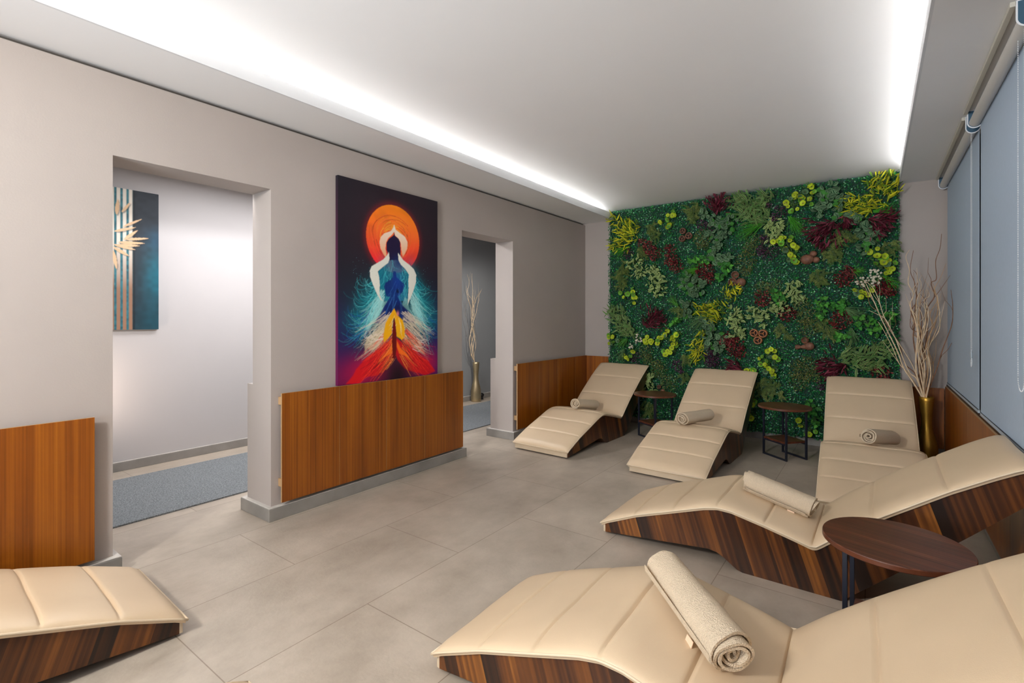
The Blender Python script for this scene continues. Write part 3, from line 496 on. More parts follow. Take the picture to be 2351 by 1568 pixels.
# corridor behind the left wall
struct(MB().box(-2.2, -2.06, Y0, 5.0, 0, 2.75).build('wall_corridor', M['corr_wall']))
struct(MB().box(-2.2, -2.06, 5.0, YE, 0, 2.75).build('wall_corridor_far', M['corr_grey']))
struct(MB().box(-2.06, -0.237, Y0, YE, 2.62, 2.7).build('ceiling_corridor', M['ceil']))
struct(MB().box(-0.33, -0.2375, 0.6, 3.4, 2.1975, 2.203).box(-0.333, -0.33, 0.6, 3.4, 2.1877, 2.203).build('wash_cutoff_lip', M['fascia']))  # added unseen lip, cuts off the top of the corridor wash light
struct(MB().box(-2.2, 0.0, YE, YE+0.1, 0, 2.75).build('wall_corridor_end', M['corr_wall']))
struct(MB().box(-0.237, -0.1, D+0.12, YE, 0, 2.75).build('wall_corridor_inner', M['corr_wall']))
# skirting tiles
def skirting(name, x0, x1, y0, y1, h=0.08):
    b = MB().box(x0, x1, y0, y1, 0, h)
    b.box(x0+0.002, x1-0.002, y0+0.002, y1-0.002, h, h+0.006, 1)
    return struct(b.build(name, [M['skirt'], M['skirt_top']], bevel=0.003))
skirting('baseboard_left_1', -0.345, 0.035, Y0, DY[0]+0.03)
skirting('baseboard_left_2', -0.345, 0.035, DY[1]-0.03, DY[2]+0.03)
skirting('baseboard_left_3', -0.345, 0.035, DY[3]-0.03, D)
skirting('baseboard_back', 0.035, XR-0.02, D-0.03, D)
skirting('baseboard_right', XR-0.02, XR, Y0, D-0.03)
skirting('baseboard_corridor', -2.06, -2.04, Y0, YE, 0.075)

# ------------------------------------------------------------------ wall panelling (teak boards on battens)
def panelling(label, xf, y0, y1, seams, z0, z1, axis='x', back=0.02):
    """boards with their faces on plane xf, running y0..y1 (axis 'x': on a side wall facing +x or -x)"""
    t = thing('wall_panel', label, 'wall panel', (xf, y0, z0) if axis == 'x' else (y0, xf, z0), group='teak wall panelling')
    cuts = [y0]+list(seams)+[y1]; H = z1-z0
    s = -1 if back > 0 else 1
    for a, c in zip(cuts[:-1], cuts[1:]):
        b = MB(); u0, u1 = a-y0+0.0014, c-y0-0.0014
        lo, hi = sorted((0, -back*0.9))
        if axis == 'x': b.box(lo, hi, u0, u1, 0, H)
        else: b.box(u0, u1, lo, hi, 0, H)
        b.m = [1, 1, 1, 0, 1, 0] if axis == 'x' else [1, 1, 0, 1, 0, 1]   # raw pale board edges
        b.build('board', [M['teak'], M['teak_edge']], t, fix=False)
    return t
def battens(t, depth, length, H, axis, y_in=0.002):
    for z in (H-0.075, 0.10):
        b = MB(); lo, hi = sorted((-depth[0], -depth[1]))
        if axis == 'x': b.box(lo, hi, y_in, length-y_in, z, z+0.05)
        else: b.box(y_in, length-y_in, lo, hi, z, z+0.05)
        b.build('batten', M['teak_edge'], t)
t = panelling('teak board panel in front of the foreground left lounger, beside the first doorway', 0.047, Y0+0.02, 0.739, [-0.6, 0.1], 0.112, 0.815, back=0.014)
battens(t, (0.014, 0.046), 0.739-Y0-0.02, 0.703, 'x')
t = panelling('teak board panel below the colourful painting, between the two doorways', 0.047, 1.688, 3.435, [2.116, 2.538, 2.95], 0.108, 0.816, back=0.014)
battens(t, (0.014, 0.046), 1.747, 0.708, 'x')
t = panelling('teak board panel behind the left back lounger, right of the far doorway', 0.047, 4.30, 5.884, [4.731, 5.145, 5.577], 0.108, 0.816, back=0.014)
battens(t, (0.014, 0.046), 1.584, 0.708, 'x')
panelling('short teak panel on the back wall at the left edge of the plant wall', 5.886, 0.036, 0.362, [], 0.108, 0.812, axis='y', back=-0.014)
t = panelling('short teak panel on the back wall behind the gold vase', 5.886, 3.345, 3.652, [], 0.125, 0.672, axis='y', back=-0.014)
t = panelling('teak panel under the window blinds on the right wall', 3.652, Y0+0.02, 5.84, [-0.4, 0.8, 2.0, 3.2, 4.5], 0.11, 0.698, back=-0.014)
for o in list(t.children):
    if not o.name.startswith('board'): pass
struct(MB().box(3.668, XR, Y0, 5.93, 0.66, 0.705).build('window_1_sill', M['sill']))
struct(MB().box(3.697, XR+0.004, 1.2, 5.9, 0.705, 2.50).build('window_1', M['window']))

# ------------------------------------------------------------------ cove light strips
for x, lab in ((0.21, 'warm white light strip hidden above the left ceiling soffit'), (3.55, 'warm white light strip hidden above the right ceiling soffit')):
    t = thing('light_strip', lab, 'light strip', (x, Y0+0.1, 2.6008), group='cove light strips')
    sg = 1 if x < 1 else -1
    MB().box(-0.010, 0.010, 0, D-Y0-0.5, 0, 0.036).box(min(0, -sg*0.010), max(0, -sg*0.010), 0, D-Y0-0.5, 0.036, 0.0605).build('channel', M['fascia'], t)
    MB().box(min(0.0005*sg, 0.006*sg), max(0.0005*sg, 0.006*sg), 0, D-Y0-0.5, 0.0365, 0.0600).build('diffuser', M['led'], t)

# ------------------------------------------------------------------ loungers
PROF = [(0,.066),(.025,.083),(.10,.115),(.218,.166),(.437,.241),(.60,.297),(.67,.313),(.74,.311),(.895,.277),(1.03,.243),(1.104,.222),(1.112,.226),(1.14,.250),(1.20,.303),(1.333,.411),(1.585,.589),(1.72,.673),(1.79,.713),(1.835,.733)]
SEAMS = [.218, .437, .67, .895, 1.10, 1.333, 1.585]
def edge_z(s):
    s = np.asarray(s, float); px = np.array([p[0] for p in PROF]); pz = np.array([p[1] for p in PROF])
    # smoothed interpolation
    k = np.linspace(-0.013, 0.013, 7); wgt = 1-np.abs(k)/0.017; wgt /= wgt.sum()
    return sum(np.interp(np.clip(s+d, 0, 1.835), px, pz)*g for d, g in zip(k, wgt))
HW = 0.31
def seat_top(s): return float(edge_z(s))+0.022
def make_lounger(label):
    t = thing('lounger', label, 'lounger', group='beige wave loungers')
    # wooden base: solid side profile
    ss = np.concatenate([np.linspace(0.022, 1.08, 40), np.linspace(1.10, 1.80, 30)])
    top = [(float(s), float(edge_z(s))-0.020) for s in ss]
    under = [(1.828, 0.700), (1.815, 0.575), (1.623, 0.385), (1.214, 0.0), (0.792, 0.0), (0.765, 0.008), (0.70, 0.052), (0.665, 0.070), (0.62, 0.076), (0.40, 0.052), (0.022, 0.012)]
    b = MB(); n = len(top)+len(under); poly = top+under
    b.prism(poly, -HW+0.003, HW-0.003); b.build('base', M['walnut'], t)
    MB().box(0.009, 0.0215, -HW+0.003, HW-0.003, 0.012, 0.056).build('foot_board', M['foot_leather'], t, bevel=0.002)
    for y in (-0.24, 0.24):
        MB().lathe([(0.022, 0.0), (0.022, 0.014)], 16, (0.06, y), cap=(True, True)).build('rubber_foot', M['rubber'], t)
    # mattress
    S = sorted(set([round(x, 4) for x in np.linspace(0.0, 1.835, 112)]+[round(q+d, 4) for q in SEAMS for d in (-.012, -.006, 0, .006, .012)]))
    S = [s for s in S if 0 <= s <= 1.835]
    Wc = np.array([-1, -.985, -.955, -.9, -.8, -.65, -.45, -.2, 0, .2, .45, .65, .8, .9, .955, .985, 1])
    hw = HW+0.012
    top = []; bot = []
    for s in S:
        z = float(edge_z(s)); e = 1e-3; sl = float(edge_z(min(s+e, 1.835))-edge_z(max(s-e, 0)))/(2*e)
        nx, nz = -sl/math.hypot(1, sl), 1/math.hypot(1, sl)
        g = 1.0
        for q in SEAMS: g -= 0.40*math.exp(-((s-q)/0.006)**2)+0.06*math.exp(-((s-q)/0.025)**2)
        endf = min(1, s/0.05, (1.835-s)/0.03+0.15)**0.5
        puff = 1.0
        for a, c in zip([0]+SEAMS, SEAMS+[1.835]):
            if a <= s <= c: puff = 0.88+0.12*math.sin(PI*(s-a)/(c-a))**0.7
        for w_ in Wc:
            dome = (1-abs(w_)**6)**0.6
            wob = 0.0015*math.sin(9*s+5*w_)+0.001*math.sin(23*s-8*w_)
            h = 0.026*dome*g*puff*endf+wob*dome
            top.append((s+nx*h*0.7, w_*hw, z+nz*h))
            bot.append((s-nx*0.017, w_*hw*0.985, z-nz*0.017))
    nw = len(Wc); ns = len(S); b = MB(); fs = []; nt_ = ns*nw
    for i in range(ns-1):
        for j in range(nw-1):
            a = i*nw+j
            fs.append((a, a+1, a+nw+1, a+nw)); fs.append((nt_+a, nt_+a+nw, nt_+a+nw+1, nt_+a+1))
    for i in range(ns-1):
        for j in (0, nw-1):
            a = i*nw+j; fs.append((a, a+nw, nt_+a+nw, nt_+a))
    for i in (0, ns-1):
        for j in range(nw-1):
            a = i*nw+j; fs.append((a, a+1, nt_+a+1, nt_+a))
    b.add(top+bot, fs); mt = b.build('mattress', M['leather'], t, smooth=0.9)
    for w_ in (-1, 1):
        pts = [(s, w_*(hw+0.001), float(edge_z(s))-0.003) for s in np.linspace(-0.004, 1.835, 70)]
        MB().tube(pts, 0.0045, 6).build('piping', M['piping'], mt, smooth=4)
    MB().tube([(-0.004, y, float(edge_z(0))-0.003) for y in (-hw, hw)], 0.0045, 6).build('piping', M['piping'], mt, smooth=4)
    MB().tube([(1.837, y, float(edge_z(1.835))-0.003) for y in (-hw, hw)], 0.0045, 6).build('piping', M['piping'], mt, smooth=4)
    return t
POSE = [
 (0.539, 3.979, 87.75, 'beige wave lounger in the left back corner along the teak panel'),
 (1.775, 3.934, 88.58, 'beige wave lounger in the middle of the plant wall, between two side tables'),
 (3.145, 3.951, 91.75, 'beige wave lounger in the right back corner beside the gold vase'),
 (1.812, 3.047, -0.69, 'beige wave lounger lying crosswise with its head at the window blinds'),
 (1.826, 1.610, 1.07, 'large foreground beige lounger with a tagged towel, nearest the camera at right'),
 (0.548, 0.850, -92.08, 'beige lounger foot end at the lower left below the teak panel'),
 (1.752, 0.815, -90.0, 'lounger of which only a beige corner shows at the bottom edge'),
]
proto = make_lounger(POSE[0][3])
LG = []
for i, (x, y, a, lab) in enumerate(POSE):
    o = proto if i == 0 else copy_tree(proto)
    o.location = (x, y, 0); o.rotation_euler = (0, 0, math.radians(a)); o['label'] = lab; LG.append(o)

# ------------------------------------------------------------------ rolled towels
def make_towel(label, A, B, r, turns, seed, phase, tagged=False, squash=0.94, taper=1.0):
    rg = random.Random(seed); A = Vector(A); B = Vector(B); ax = (B-A).normalized(); Ln = (B-A).length
    rot = ax.to_track_quat('Y', 'Z').to_matrix().to_4x4()
    t = thing('rolled_towel', label, 'towel', A, group='rolled cream towels')
    t.rotation_euler = rot.to_euler()
    n = int(turns*34); th = 0.0088; core = 0.006
    cen = []
    k1, k2, k3 = rg.uniform(0, 6), rg.uniform(0, 6), rg.uniform(0, 6)
    for i in range(n+1):
        u = i/n; a = phase+2*PI*turns*u; rr = core+(r-th*0.6-core)*u
        rr *= 1+0.10*math.sin(2*a+k1)*(1-u)+0.05*math.sin(3*a+k2)*(1-u*0.8)+0.02*math.sin(5*a+k3)
        cen.append((rr*math.cos(a), rr*math.sin(a)*squash))
    cen = np.array(cen); d = np.gradient(cen, axis=0); nn = np.stack([-d[:,1], d[:,0]], 1); nn /= np.linalg.norm(nn, axis=1)[:, None]
    thk = np.full(n+1, th*0.5); thk[-6:] *= np.linspace(1, 0.35, 6); thk[:4] *= np.linspace(0.4, 1, 4)
    outer = cen-nn*thk[:, None]; inner = cen+nn*thk[:, None]
    ringp = np.concatenate([outer, inner[::-1]]); m = len(ringp)
    ys = np.concatenate([[0, 0.006], np.linspace(0.025, Ln-0.025, 16), [Ln-0.006, Ln]]); b = MB(); vs = []
    uu = np.concatenate([np.linspace(0, 1, n+1), np.linspace(1, 0, n+1)])
    for y in ys:
        e = 1.0+(taper-1.0)*(y/Ln)+0.012*math.sin(17*y/Ln+k1)+0.015*math.sin(7*y/Ln+k2)
        tele = 0.012*np.sin(uu*9+k2)+0.010*np.sin(uu*23+k3)
        yy = y+tele*(1 if y < Ln*0.5 else -1)*abs(1-2*y/Ln)**2
        for (px, pz), q in zip(ringp*e, yy): vs.append((px, q, pz))
    fs = []
    for k in range(len(ys)-1):
        for i in range(m): fs.append((k*m+i, k*m+(i+1)%m, (k+1)*m+(i+1)%m, (k+1)*m+i))
    for k in (0, len(ys)-1):
        for i in range(n): 
            fs.append((k*m+i, k*m+i+1, k*m+m-2-i, k*m+m-1-i))
    b.add(vs, fs); b.build('roll', M['towel'], t, smooth=1.0)
    # woven border near the outer end of the roll
    a_end = phase+2*PI*turns; bb = MB(); vs = []
    for y in (0.004, Ln-0.004):
        for i in range(15):
            j = n-14+i; p = cen[j]-nn[j]*(thk[j]+0.0015); vs.append((p[0], y, p[1]))
    bb.add(vs, [(i, i+1, 15+i+1, 15+i) for i in range(12, 14)]); bb.build('hem', M['towel'], t)
    if tagged:
        j = n-1; p = cen[j]; dx, dz = p/np.linalg.norm(p)
        g = MB(); px, pz, y0 = tagged; y0 *= Ln
        g.add([(px, y0, pz), (px, y0+0.034, pz), (px*1.12, y0+0.034, pz-0.028), (px*1.12, y0, pz-0.028),
               (px*1.03, y0, pz+0.001), (px*1.03, y0+0.034, pz+0.001), (px*1.15, y0+0.034, pz-0.027), (px*1.15, y0, pz-0.027)],
              [(0,1,2,3),(4,5,6,7),(0,1,5,4),(1,2,6,5),(2,3,7,6),(3,0,4,7)])
        g.build('care_tag', M['towel_tag'], t)
    return t
def on_seat(i, x, y, r):
    """height of a towel axis resting on lounger i above world point (x, y)"""
    px, py, a, _ = POSE[i]; a = math.radians(a)
    s = (x-px)*math.cos(a)+(y-py)*math.sin(a)
    return max(seat_top(s+d)+math.sqrt(max(r*r-d*d, 0)) for d in (-0.05, -0.03, 0, 0.03, 0.05) if abs(d) < r) + 0.003
def seat_line(i, A, B, r):
    za = seat_top_at(i, *A)+r*0.97; zb = seat_top_at(i, *B)+r*0.97
    return (*A, za), (*B, zb)
def seat_top_at(i, x, y):
    px, py, a, _ = POSE[i]; a = math.radians(a); s = (x-px)*math.cos(a)+(y-py)*math.sin(a)
    return seat_top(min(max(s, 0), 1.8))
make_towel('rolled cream towel lying across the left back lounger', (0.566, 4.650, 0.396), (0.625, 4.985, 0.342), 0.061, 4.5, 3, 2.2)
make_towel('rolled cream towel set at an angle on the middle back lounger', (1.735, 4.510, 0.392), (1.880, 4.890, 0.388), 0.067, 4.0, 4, -2.0)
make_towel('short rolled towel on the right back lounger seat', (3.108, 4.650, 0.400), (3.255, 4.960, 0.350), 0.067, 4.0, 5, 3.4)
A, Bq = seat_line(3, (2.562, 3.030), (2.885, 3.005), 0.062)
make_towel('rolled towel with stitched edge on the crosswise lounger by the window', A, Bq, 0.072, 4.3, 6, -2.35, (0.05, -0.045, 0.70), squash=0.85)
A, Bq = seat_line(4, (2.525, 1.772), (2.825, 1.495), 0.074)
make_towel('large rolled cream towel with small tag on the foreground lounger', Bq, A, 0.077, 4.6, 8, -0.4, (-0.062, -0.035, 0.24), taper=0.86)

# ------------------------------------------------------------------ side tables
def make_table(label):
    t = thing('side_table', label, 'side table', group='round walnut side tables')
    R = 0.226
    MB().lathe([(R-0.003, 0.460), (R, 0.463), (R, 0.477)], 72, mi=1, cap=(True, False)).lathe([(R, 0.477), (R-0.002, 0.480)], 72, mi=0, cap=(False, True)).build('tabletop', [M['walnut_top'], M['table_edge']], t, smooth=0.5)
    h = 0.008
    for x in (-0.14, 0.14):
        for y in (-0.11, 0.11):
            MB().box(x-h, x+h, y-h, y+h, 0, 0.4595).build('leg', M['dark_metal'], t, bevel=0.0015)
    for y in (-0.11, 0.11):
        MB().box(-0.1315, 0.1315, y-h, y+h, 0.0, 0.016).build('foot_rail', M['dark_metal'], t, bevel=0.0015)
        MB().box(-0.1315, 0.1315, y-h, y+h, 0.140, 0.154).build('shelf_rail', M['dark_metal'], t, bevel=0.0015)
        MB().box(-0.1315, 0.1315, y-h, y+h, 0.4455, 0.4595).build('top_rail', M['dark_metal'], t, bevel=0.0015)
    MB().box(-0.1305, 0.1305, -0.118, 0.118, 0.1545, 0.172).build('shelf', [M['walnut_top']], t, bevel=0.001)
    return t
tb = make_table('round walnut side table between the left and middle back loungers'); tb.location = (1.195, 5.300, 0); tb.rotation_euler = (0, 0, math.radians(-30))
o = copy_tree(tb); o.location = (2.458, 5.272, 0); o.rotation_euler = (0, 0, math.radians(-40)); o['label'] = 'round walnut side table between the middle and right back loungers'
o = copy_tree(tb); o.location = (3.205, 2.300, 0); o.rotation_euler = (0, 0, math.radians(-4)); o['label'] = 'large near side table in front of the crosswise lounger'

# ------------------------------------------------------------------ vases and branches
def vase(label, loc, mat):
    t = thing('vase', label, 'vase', loc, group='bottle shaped floor vases')
    pr = [(0.0, 0), (0.070, 0), (0.077, 0.008), (0.079, 0.05), (0.080, 0.13), (0.078, 0.18), (0.068, 0.235), (0.052, 0.29), (0.042, 0.34), (0.0385, 0.39), (0.041, 0.45), (0.047, 0.52), (0.052, 0.585), (0.0535, 0.615), (0.0505, 0.617), (0.047, 0.58), (0.036, 0.45), (0.033, 0.39), (0.036, 0.34), (0.03, 0.25)]
    MB().lathe(pr, 40).build('body', mat, t, smooth=1.2)
    return t
vase('gold bottle vase with curly branches beside the right back lounger', (3.512, 5.630, 0), M['gold'])
vase('pale gold bottle vase with twigs standing in the corridor', (-1.935, 5.930, 0), M['gold_pale'])
def catmull(P, k=6):
    P = [Vector(p) for p in P]; Q = [P[0]*2-P[1]]+P+[P[-1]*2-P[-2]]; out = []
    for i in range(1, len(Q)-2):
        for j in range(k):
            t = j/k; a, b, c, d = Q[i-1], Q[i], Q[i+1], Q[i+2]
            out.append(0.5*((2*b)+(c-a)*t+(2*a-5*b+4*c-d)*t*t+(3*b-a-3*c+d)*t**3))
    out.append(P[-1]); return out
TW_LAB = ['pale curly branch ending in the white blossoms, thickest of the leaning bundle', 'pale curly branch leaning close along the thickest leaning branch', 'thin brown curly branch leaning farthest left across the plant wall',
 'short pale curly branch ending low in front of dark ivy', 'pale side branch in the leaning bundle with a bent tip', 'tallest pale curly branch standing against the back wall', 'tall brown curly branch beside the tallest pale one',
 'brown curly branch with a hooked upper part, middle of the vase', 'short tan curly branch in the middle of the vase', 'tallest brown curly branch reaching high beside the blind edge', 'thin tan curly branch reaching the blind edge',
 'tan curly branch winding between the brown ones', 'brown curly branch bending right in front of the blind', 'cream curly branch in the inner left of the vase', 'cream curly branch in the inner middle of the vase', 'tan curly branch in the inner right of the vase',
 'thin cream curly branch crossing the middle stems', 'thin brown curly branch crossing behind the cream stems']
def branch(pts, r, mat, label, group, vc, znk):
    p0 = Vector(pts[0]); c = Vector((vc[0], vc[1], 0))
    off = (p0-c); off.z = 0
    if off.length > 0.03: off *= 0.03/off.length
    start = [Vector((c.x-off.x*0.4, c.y-off.y*0.4, 0.30)), Vector((c.x+off.x*0.5, c.y+off.y*0.5, 0.46)), Vector((c.x+off.x, c.y+off.y, znk))]
    P = catmull(start+[Vector(p) for p in pts[1:]], 6); k = len(P)
    R = [r*(1-0.72*(i/(k-1))**1.3) for i in range(k)]
    base = P[0]; b = MB().tube([p-base for p in P], R, 6)
    side = random.Random(int(r*1e5)+k)
    for q in range(2):                                  # small side shoots
        i = int(k*side.uniform(0.45, 0.85)); d = (P[i+1]-P[i]).normalized()
        e = Vector((side.uniform(-1, 1), side.uniform(-.4, .4), 0.8)).normalized()
        s0 = P[i]-base; b.tube([s0, s0+(d+e*0.6)*0.025, s0+(d*0.9+e*1.3)*0.05, s0+(d*1.7+e*1.3)*0.085], [R[i]*0.7, R[i]*0.6, R[i]*0.5, R[i]*0.25], 5)
    return tag(b.build('curly_branch', mat, None, smooth=4, loc=base), label, 'branch', group)
for (c, r, pts), lab in zip(TWIGS, TW_LAB):
    branch(pts, r*1.3, M['tw_'+c], lab, 'curly branches in the gold vase', (3.512, 5.630), 0.60)
MID = 'short curly branch among the crowded middle stems of the gold vase'
for q, (src, dx, dz, c, r) in enumerate(((7, 0.030, 0.93, 'cream', .0045), (8, -0.035, 0.97, 'cream', .005), (11, 0.028, 0.9, 'cream', .0045), (13, 0.040, 1.02, 'tan', .004), (14, -0.040, 0.96, 'brown', .004), (16, 0.045, 1.05, 'cream', .0045), (17, 0.02, 0.9, 'tan', .004))):
    pts = [(x_+dx*(k/(len(TWIGS[src][2])-1))+0.010*math.sin(2.1*k+q), y_+0.02*math.cos(1.7*k+q), 0.6+(z_-0.6)*dz) for k, (x_, y_, z_) in enumerate(TWIGS[src][2])]
    branch(pts, r*1.3, M['tw_'+c], MID, 'short middle branches in the gold vase', (3.512, 5.630), 0.60)
CT_LAB = ['pale curly twig with a high curved tip in the corridor vase', 'pale curly twig bending right in the corridor vase', 'tallest pale curly twig in the corridor vase', 'grey curly twig curving left in the corridor vase', 'pale curly twig leaning upper left in the corridor vase',
 'pale curly twig second from the right in the corridor vase', 'thin grey curly twig reaching upper left in the corridor vase', 'short pale curly twig in the middle of the corridor vase', 'thin grey curly twig right of the middle in the corridor vase']
for q, ((c, r, pts), lab) in enumerate(zip(CTWIGS, CT_LAB)):
    P_ = catmull(pts, 3); pts = [(p.x, p.y+0.020*math.sin(14*p.z+1.7*q)*min(1, (p.z-0.6)*4), p.z) for p in P_]
    branch(pts, r, M['tw_'+c], lab, 'curly twigs in the corridor vase', (-1.935, 5.930), 0.60)
t = thing('floor_plug', 'small black rounded plug on the corridor floor behind the vase', 'plug', (-1.985, 6.13, 0))
MB().sphere((0, 0, 0.068), 0.036, 14, 10, (1, 1.2, 1)).build('body', M['black'], t, smooth=4)
MB().lathe([(0.03, 0), (0.022, 0.036)], 14, cap=(True, False)).build('base', M['black'], t)

# ------------------------------------------------------------------ roller blinds
def blind(label, y0, y1, xf, chain, zb=0.712):
    t = thing('roller_blind', label, 'roller blind', (xf, y0, zb), group='blue grey roller blinds')
    H = ZS-zb; Wd = y1-y0
    b = MB(); ny = 24; vs = []
    for z in (0.020, H-0.085):
        for i in range(ny+1):
            y = Wd*i/ny; vs.append((0.0015*math.sin(3.1*y), y, z))
    b.add(vs, [(i, i+1, ny+1+i+1, ny+1+i) for i in range(ny)])
    f = b.build('fabric', M['blind'], t); m = f.modifiers.new('solid', 'SOLIDIFY'); m.thickness = 0.0012
    MB().box(-0.006, 0.004, 0, Wd, 0, 0.0185).box(-0.0063, 0.0043, 0, Wd, 0.0185, 0.0200, 1).build('bottom_bar', [M['blind_bar'], M['window']], t, bevel=0.001)
    b = MB(); rr = 0.028; cx, cz = -rr, H-0.075
    n = 20; vs = [(cx+rr*math.cos(2*PI*i/n), y, cz+rr*math.sin(2*PI*i/n)) for y in (0.004, Wd-0.004) for i in range(n)]
    b.add(vs, [(i, (i+1)%n, n+(i+1)%n, n+i) for i in range(n)]+[tuple(range(n)), tuple(range(n, 2*n))]); b.build('tube', M['blind_tube'], t, smooth=0.8)
    MB().box(-0.082, -0.062, 0, Wd, H-0.022, H-0.001).build('track', M['track'], t, bevel=0.002)
    for y in (0.0, Wd-0.004):
        b = MB(); pts = []
        for a in np.linspace(PI, 2*PI, 14): pts.append((cx+0.037*math.cos(a), cz+0.037*math.sin(a)))
        poly = [(cx-0.037, H-0.001)]+pts+[(cx+0.037, H-0.001)]
        b.prism(poly, y, y+0.004)
        b.build('bracket', M['bracket'], t)
        q = MB(); poly2 = [(cx+(px-cx)*0.84, cz+(pz-cz)*0.84 if pz < cz else pz-0.004) for px, pz in poly]
        q.prism(poly2, y-0.0006, y+0.0046); q.build('bracket_pad', M['bracket_in'], t)
    if chain:
        yc, zl, spread, ten = chain
        b = MB(); xs = -0.034
        pts = []
        z = H-0.10
        while z > zl-zb+spread: pts.append((xs, yc-y0-spread, z)); z -= 0.0075
        for a in np.linspace(PI, 2*PI, max(6, int(PI*spread/0.0075))): pts.append((xs, yc-y0+spread*math.cos(a), zl-zb+spread+spread*math.sin(a)))
        z = zl-zb+spread
        while z < H-0.10: pts.append((xs, yc-y0+spread, z)); z += 0.0075
        for p in pts: b.sphere(p, 0.0021, 6, 4)
        b.build('bead_chain', M['bead'], t, smooth=4, fix=False)
        if ten:
            MB().sphere((xs, yc-y0, zl-zb-0.012), 0.026, 14, 8, (0.25, 0.8, 1.2)).build('chain_weight', M['blind_bar'], t, smooth=4)
            ring = [(xs, yc-y0+0.02*math.cos(a), zl-zb-0.055+0.033*math.sin(a)) for a in np.linspace(0, 2*PI, 17)]
            MB().tube(ring, 0.0022, 5).build('chain_ring', M['bracket'], t, smooth=4)
    return t
blind('far blue grey roller blind next to the back wall, with a chain weight', 4.205, 5.862, 3.672, (4.225, 1.085, 0.018, True))
blind('near blue grey roller blind above the crosswise lounger', 2.790, 4.100, 3.668, (2.885, 1.00, 0.055, False), 0.714)

# ------------------------------------------------------------------ corridor carpet
tag(MB().box(-1.755, -0.66, Y0+0.1, YE-0.1, 0.0, 0.010).build('carpet_runner', M['rug']), 'long grey carpet runner on the corridor floor', 'carpet')

# ------------------------------------------------------------------ printed canvases
def inside(U, V, poly):
    r = np.zeros(U.shape, bool); n = len(poly)
    for i in range(n):
        (x0, y0), (x1, y1) = poly[i], poly[(i+1) % n]
        if y0 == y1: continue
        c = ((y0 > V) != (y1 > V)) & (U < (x1-x0)*(V-y0)/(y1-y0)+x0); r ^= c
    return r
def blur(a, k=1):
    for _ in range(k):
        p = np.pad(a, 1, mode='edge'); a = (p[:-2,1:-1]+p[2:,1:-1]+p[1:-1,:-2]+p[1:-1,2:]+2*p[1:-1,1:-1])/6
    return a
def vnoise(U, V, sc_, seed):
    rg = np.random.default_rng(seed); g = rg.random((64, 64)); x = U*sc_; y = V*sc_
    xi = np.floor(x).astype(int) % 64; yi = np.floor(y).astype(int) % 64; fx = x-np.floor(x); fy = y-np.floor(y)
    fx = fx*fx*(3-2*fx); fy = fy*fy*(3-2*fy)
    return (g[xi, yi]*(1-fx)*(1-fy)+g[(xi+1)%64, yi]*fx*(1-fy)+g[xi, (yi+1)%64]*(1-fx)*fy+g[(xi+1)%64, (yi+1)%64]*fx*fy)
class Painter:
    def __init__(s, nx, ny, asp):
        s.nx, s.ny, s.asp = nx, ny, asp
        s.U, s.V = np.meshgrid(np.linspace(0, 1, nx), np.linspace(0, 1, ny)); s.I = np.zeros((ny, nx, 3))
    def comp(s, m, c, a=1.0):
        m = np.clip(m, 0, 1)[..., None]*a
        if np.ndim(c) == 1: c = np.array(c)[None, None, :]
        s.I = s.I*(1-m)+c*m
    def poly(s, p, c, a=1.0, soft=1): s.comp(blur(inside(s.U, s.V, p).astype(float), soft), c, a)
    def glow(s, u, v, ru, rv, c, a): s.comp(np.exp(-((s.U-u)/ru)**2-((s.V-v)/rv)**2), c, a)
    def strands(s, L_, c, a, soft=1):
        m = np.zeros((s.ny, s.nx))
        for pts, wt in L_:
            pts = np.asarray(pts); n = max(2, int(np.abs(np.diff(pts, axis=0)*[s.nx, s.ny]).sum()*1.5))
            tt = np.linspace(0, len(pts)-1, n); k = np.arange(len(pts))
            x = np.interp(tt, k, pts[:, 0]); y = np.interp(tt, k, pts[:, 1])
            i = np.round(x*(s.nx-1)).astype(int); j = np.round(y*(s.ny-1)).astype(int)
            ok = (i >= 0)&(i < s.nx)&(j >= 0)&(j < s.ny)
            np.maximum.at(m, (j[ok], i[ok]), wt*np.linspace(1, 0.35, n)[ok])
        s.comp(np.clip(blur(m, soft)*1.9, 0, 1), c, a)
def curl(rg, p, ang, length, curv, n=26, jit=0.25, asp=1.52):
    pts = [p]; x, y = p; k = curv
    for i in range(n):
        k += rg.normal()*jit; ang += k/n*1.6; x += math.cos(ang)*length/n*asp/1.52; y += math.sin(ang)*length/n/1.52; pts.append((x, y))
    return pts
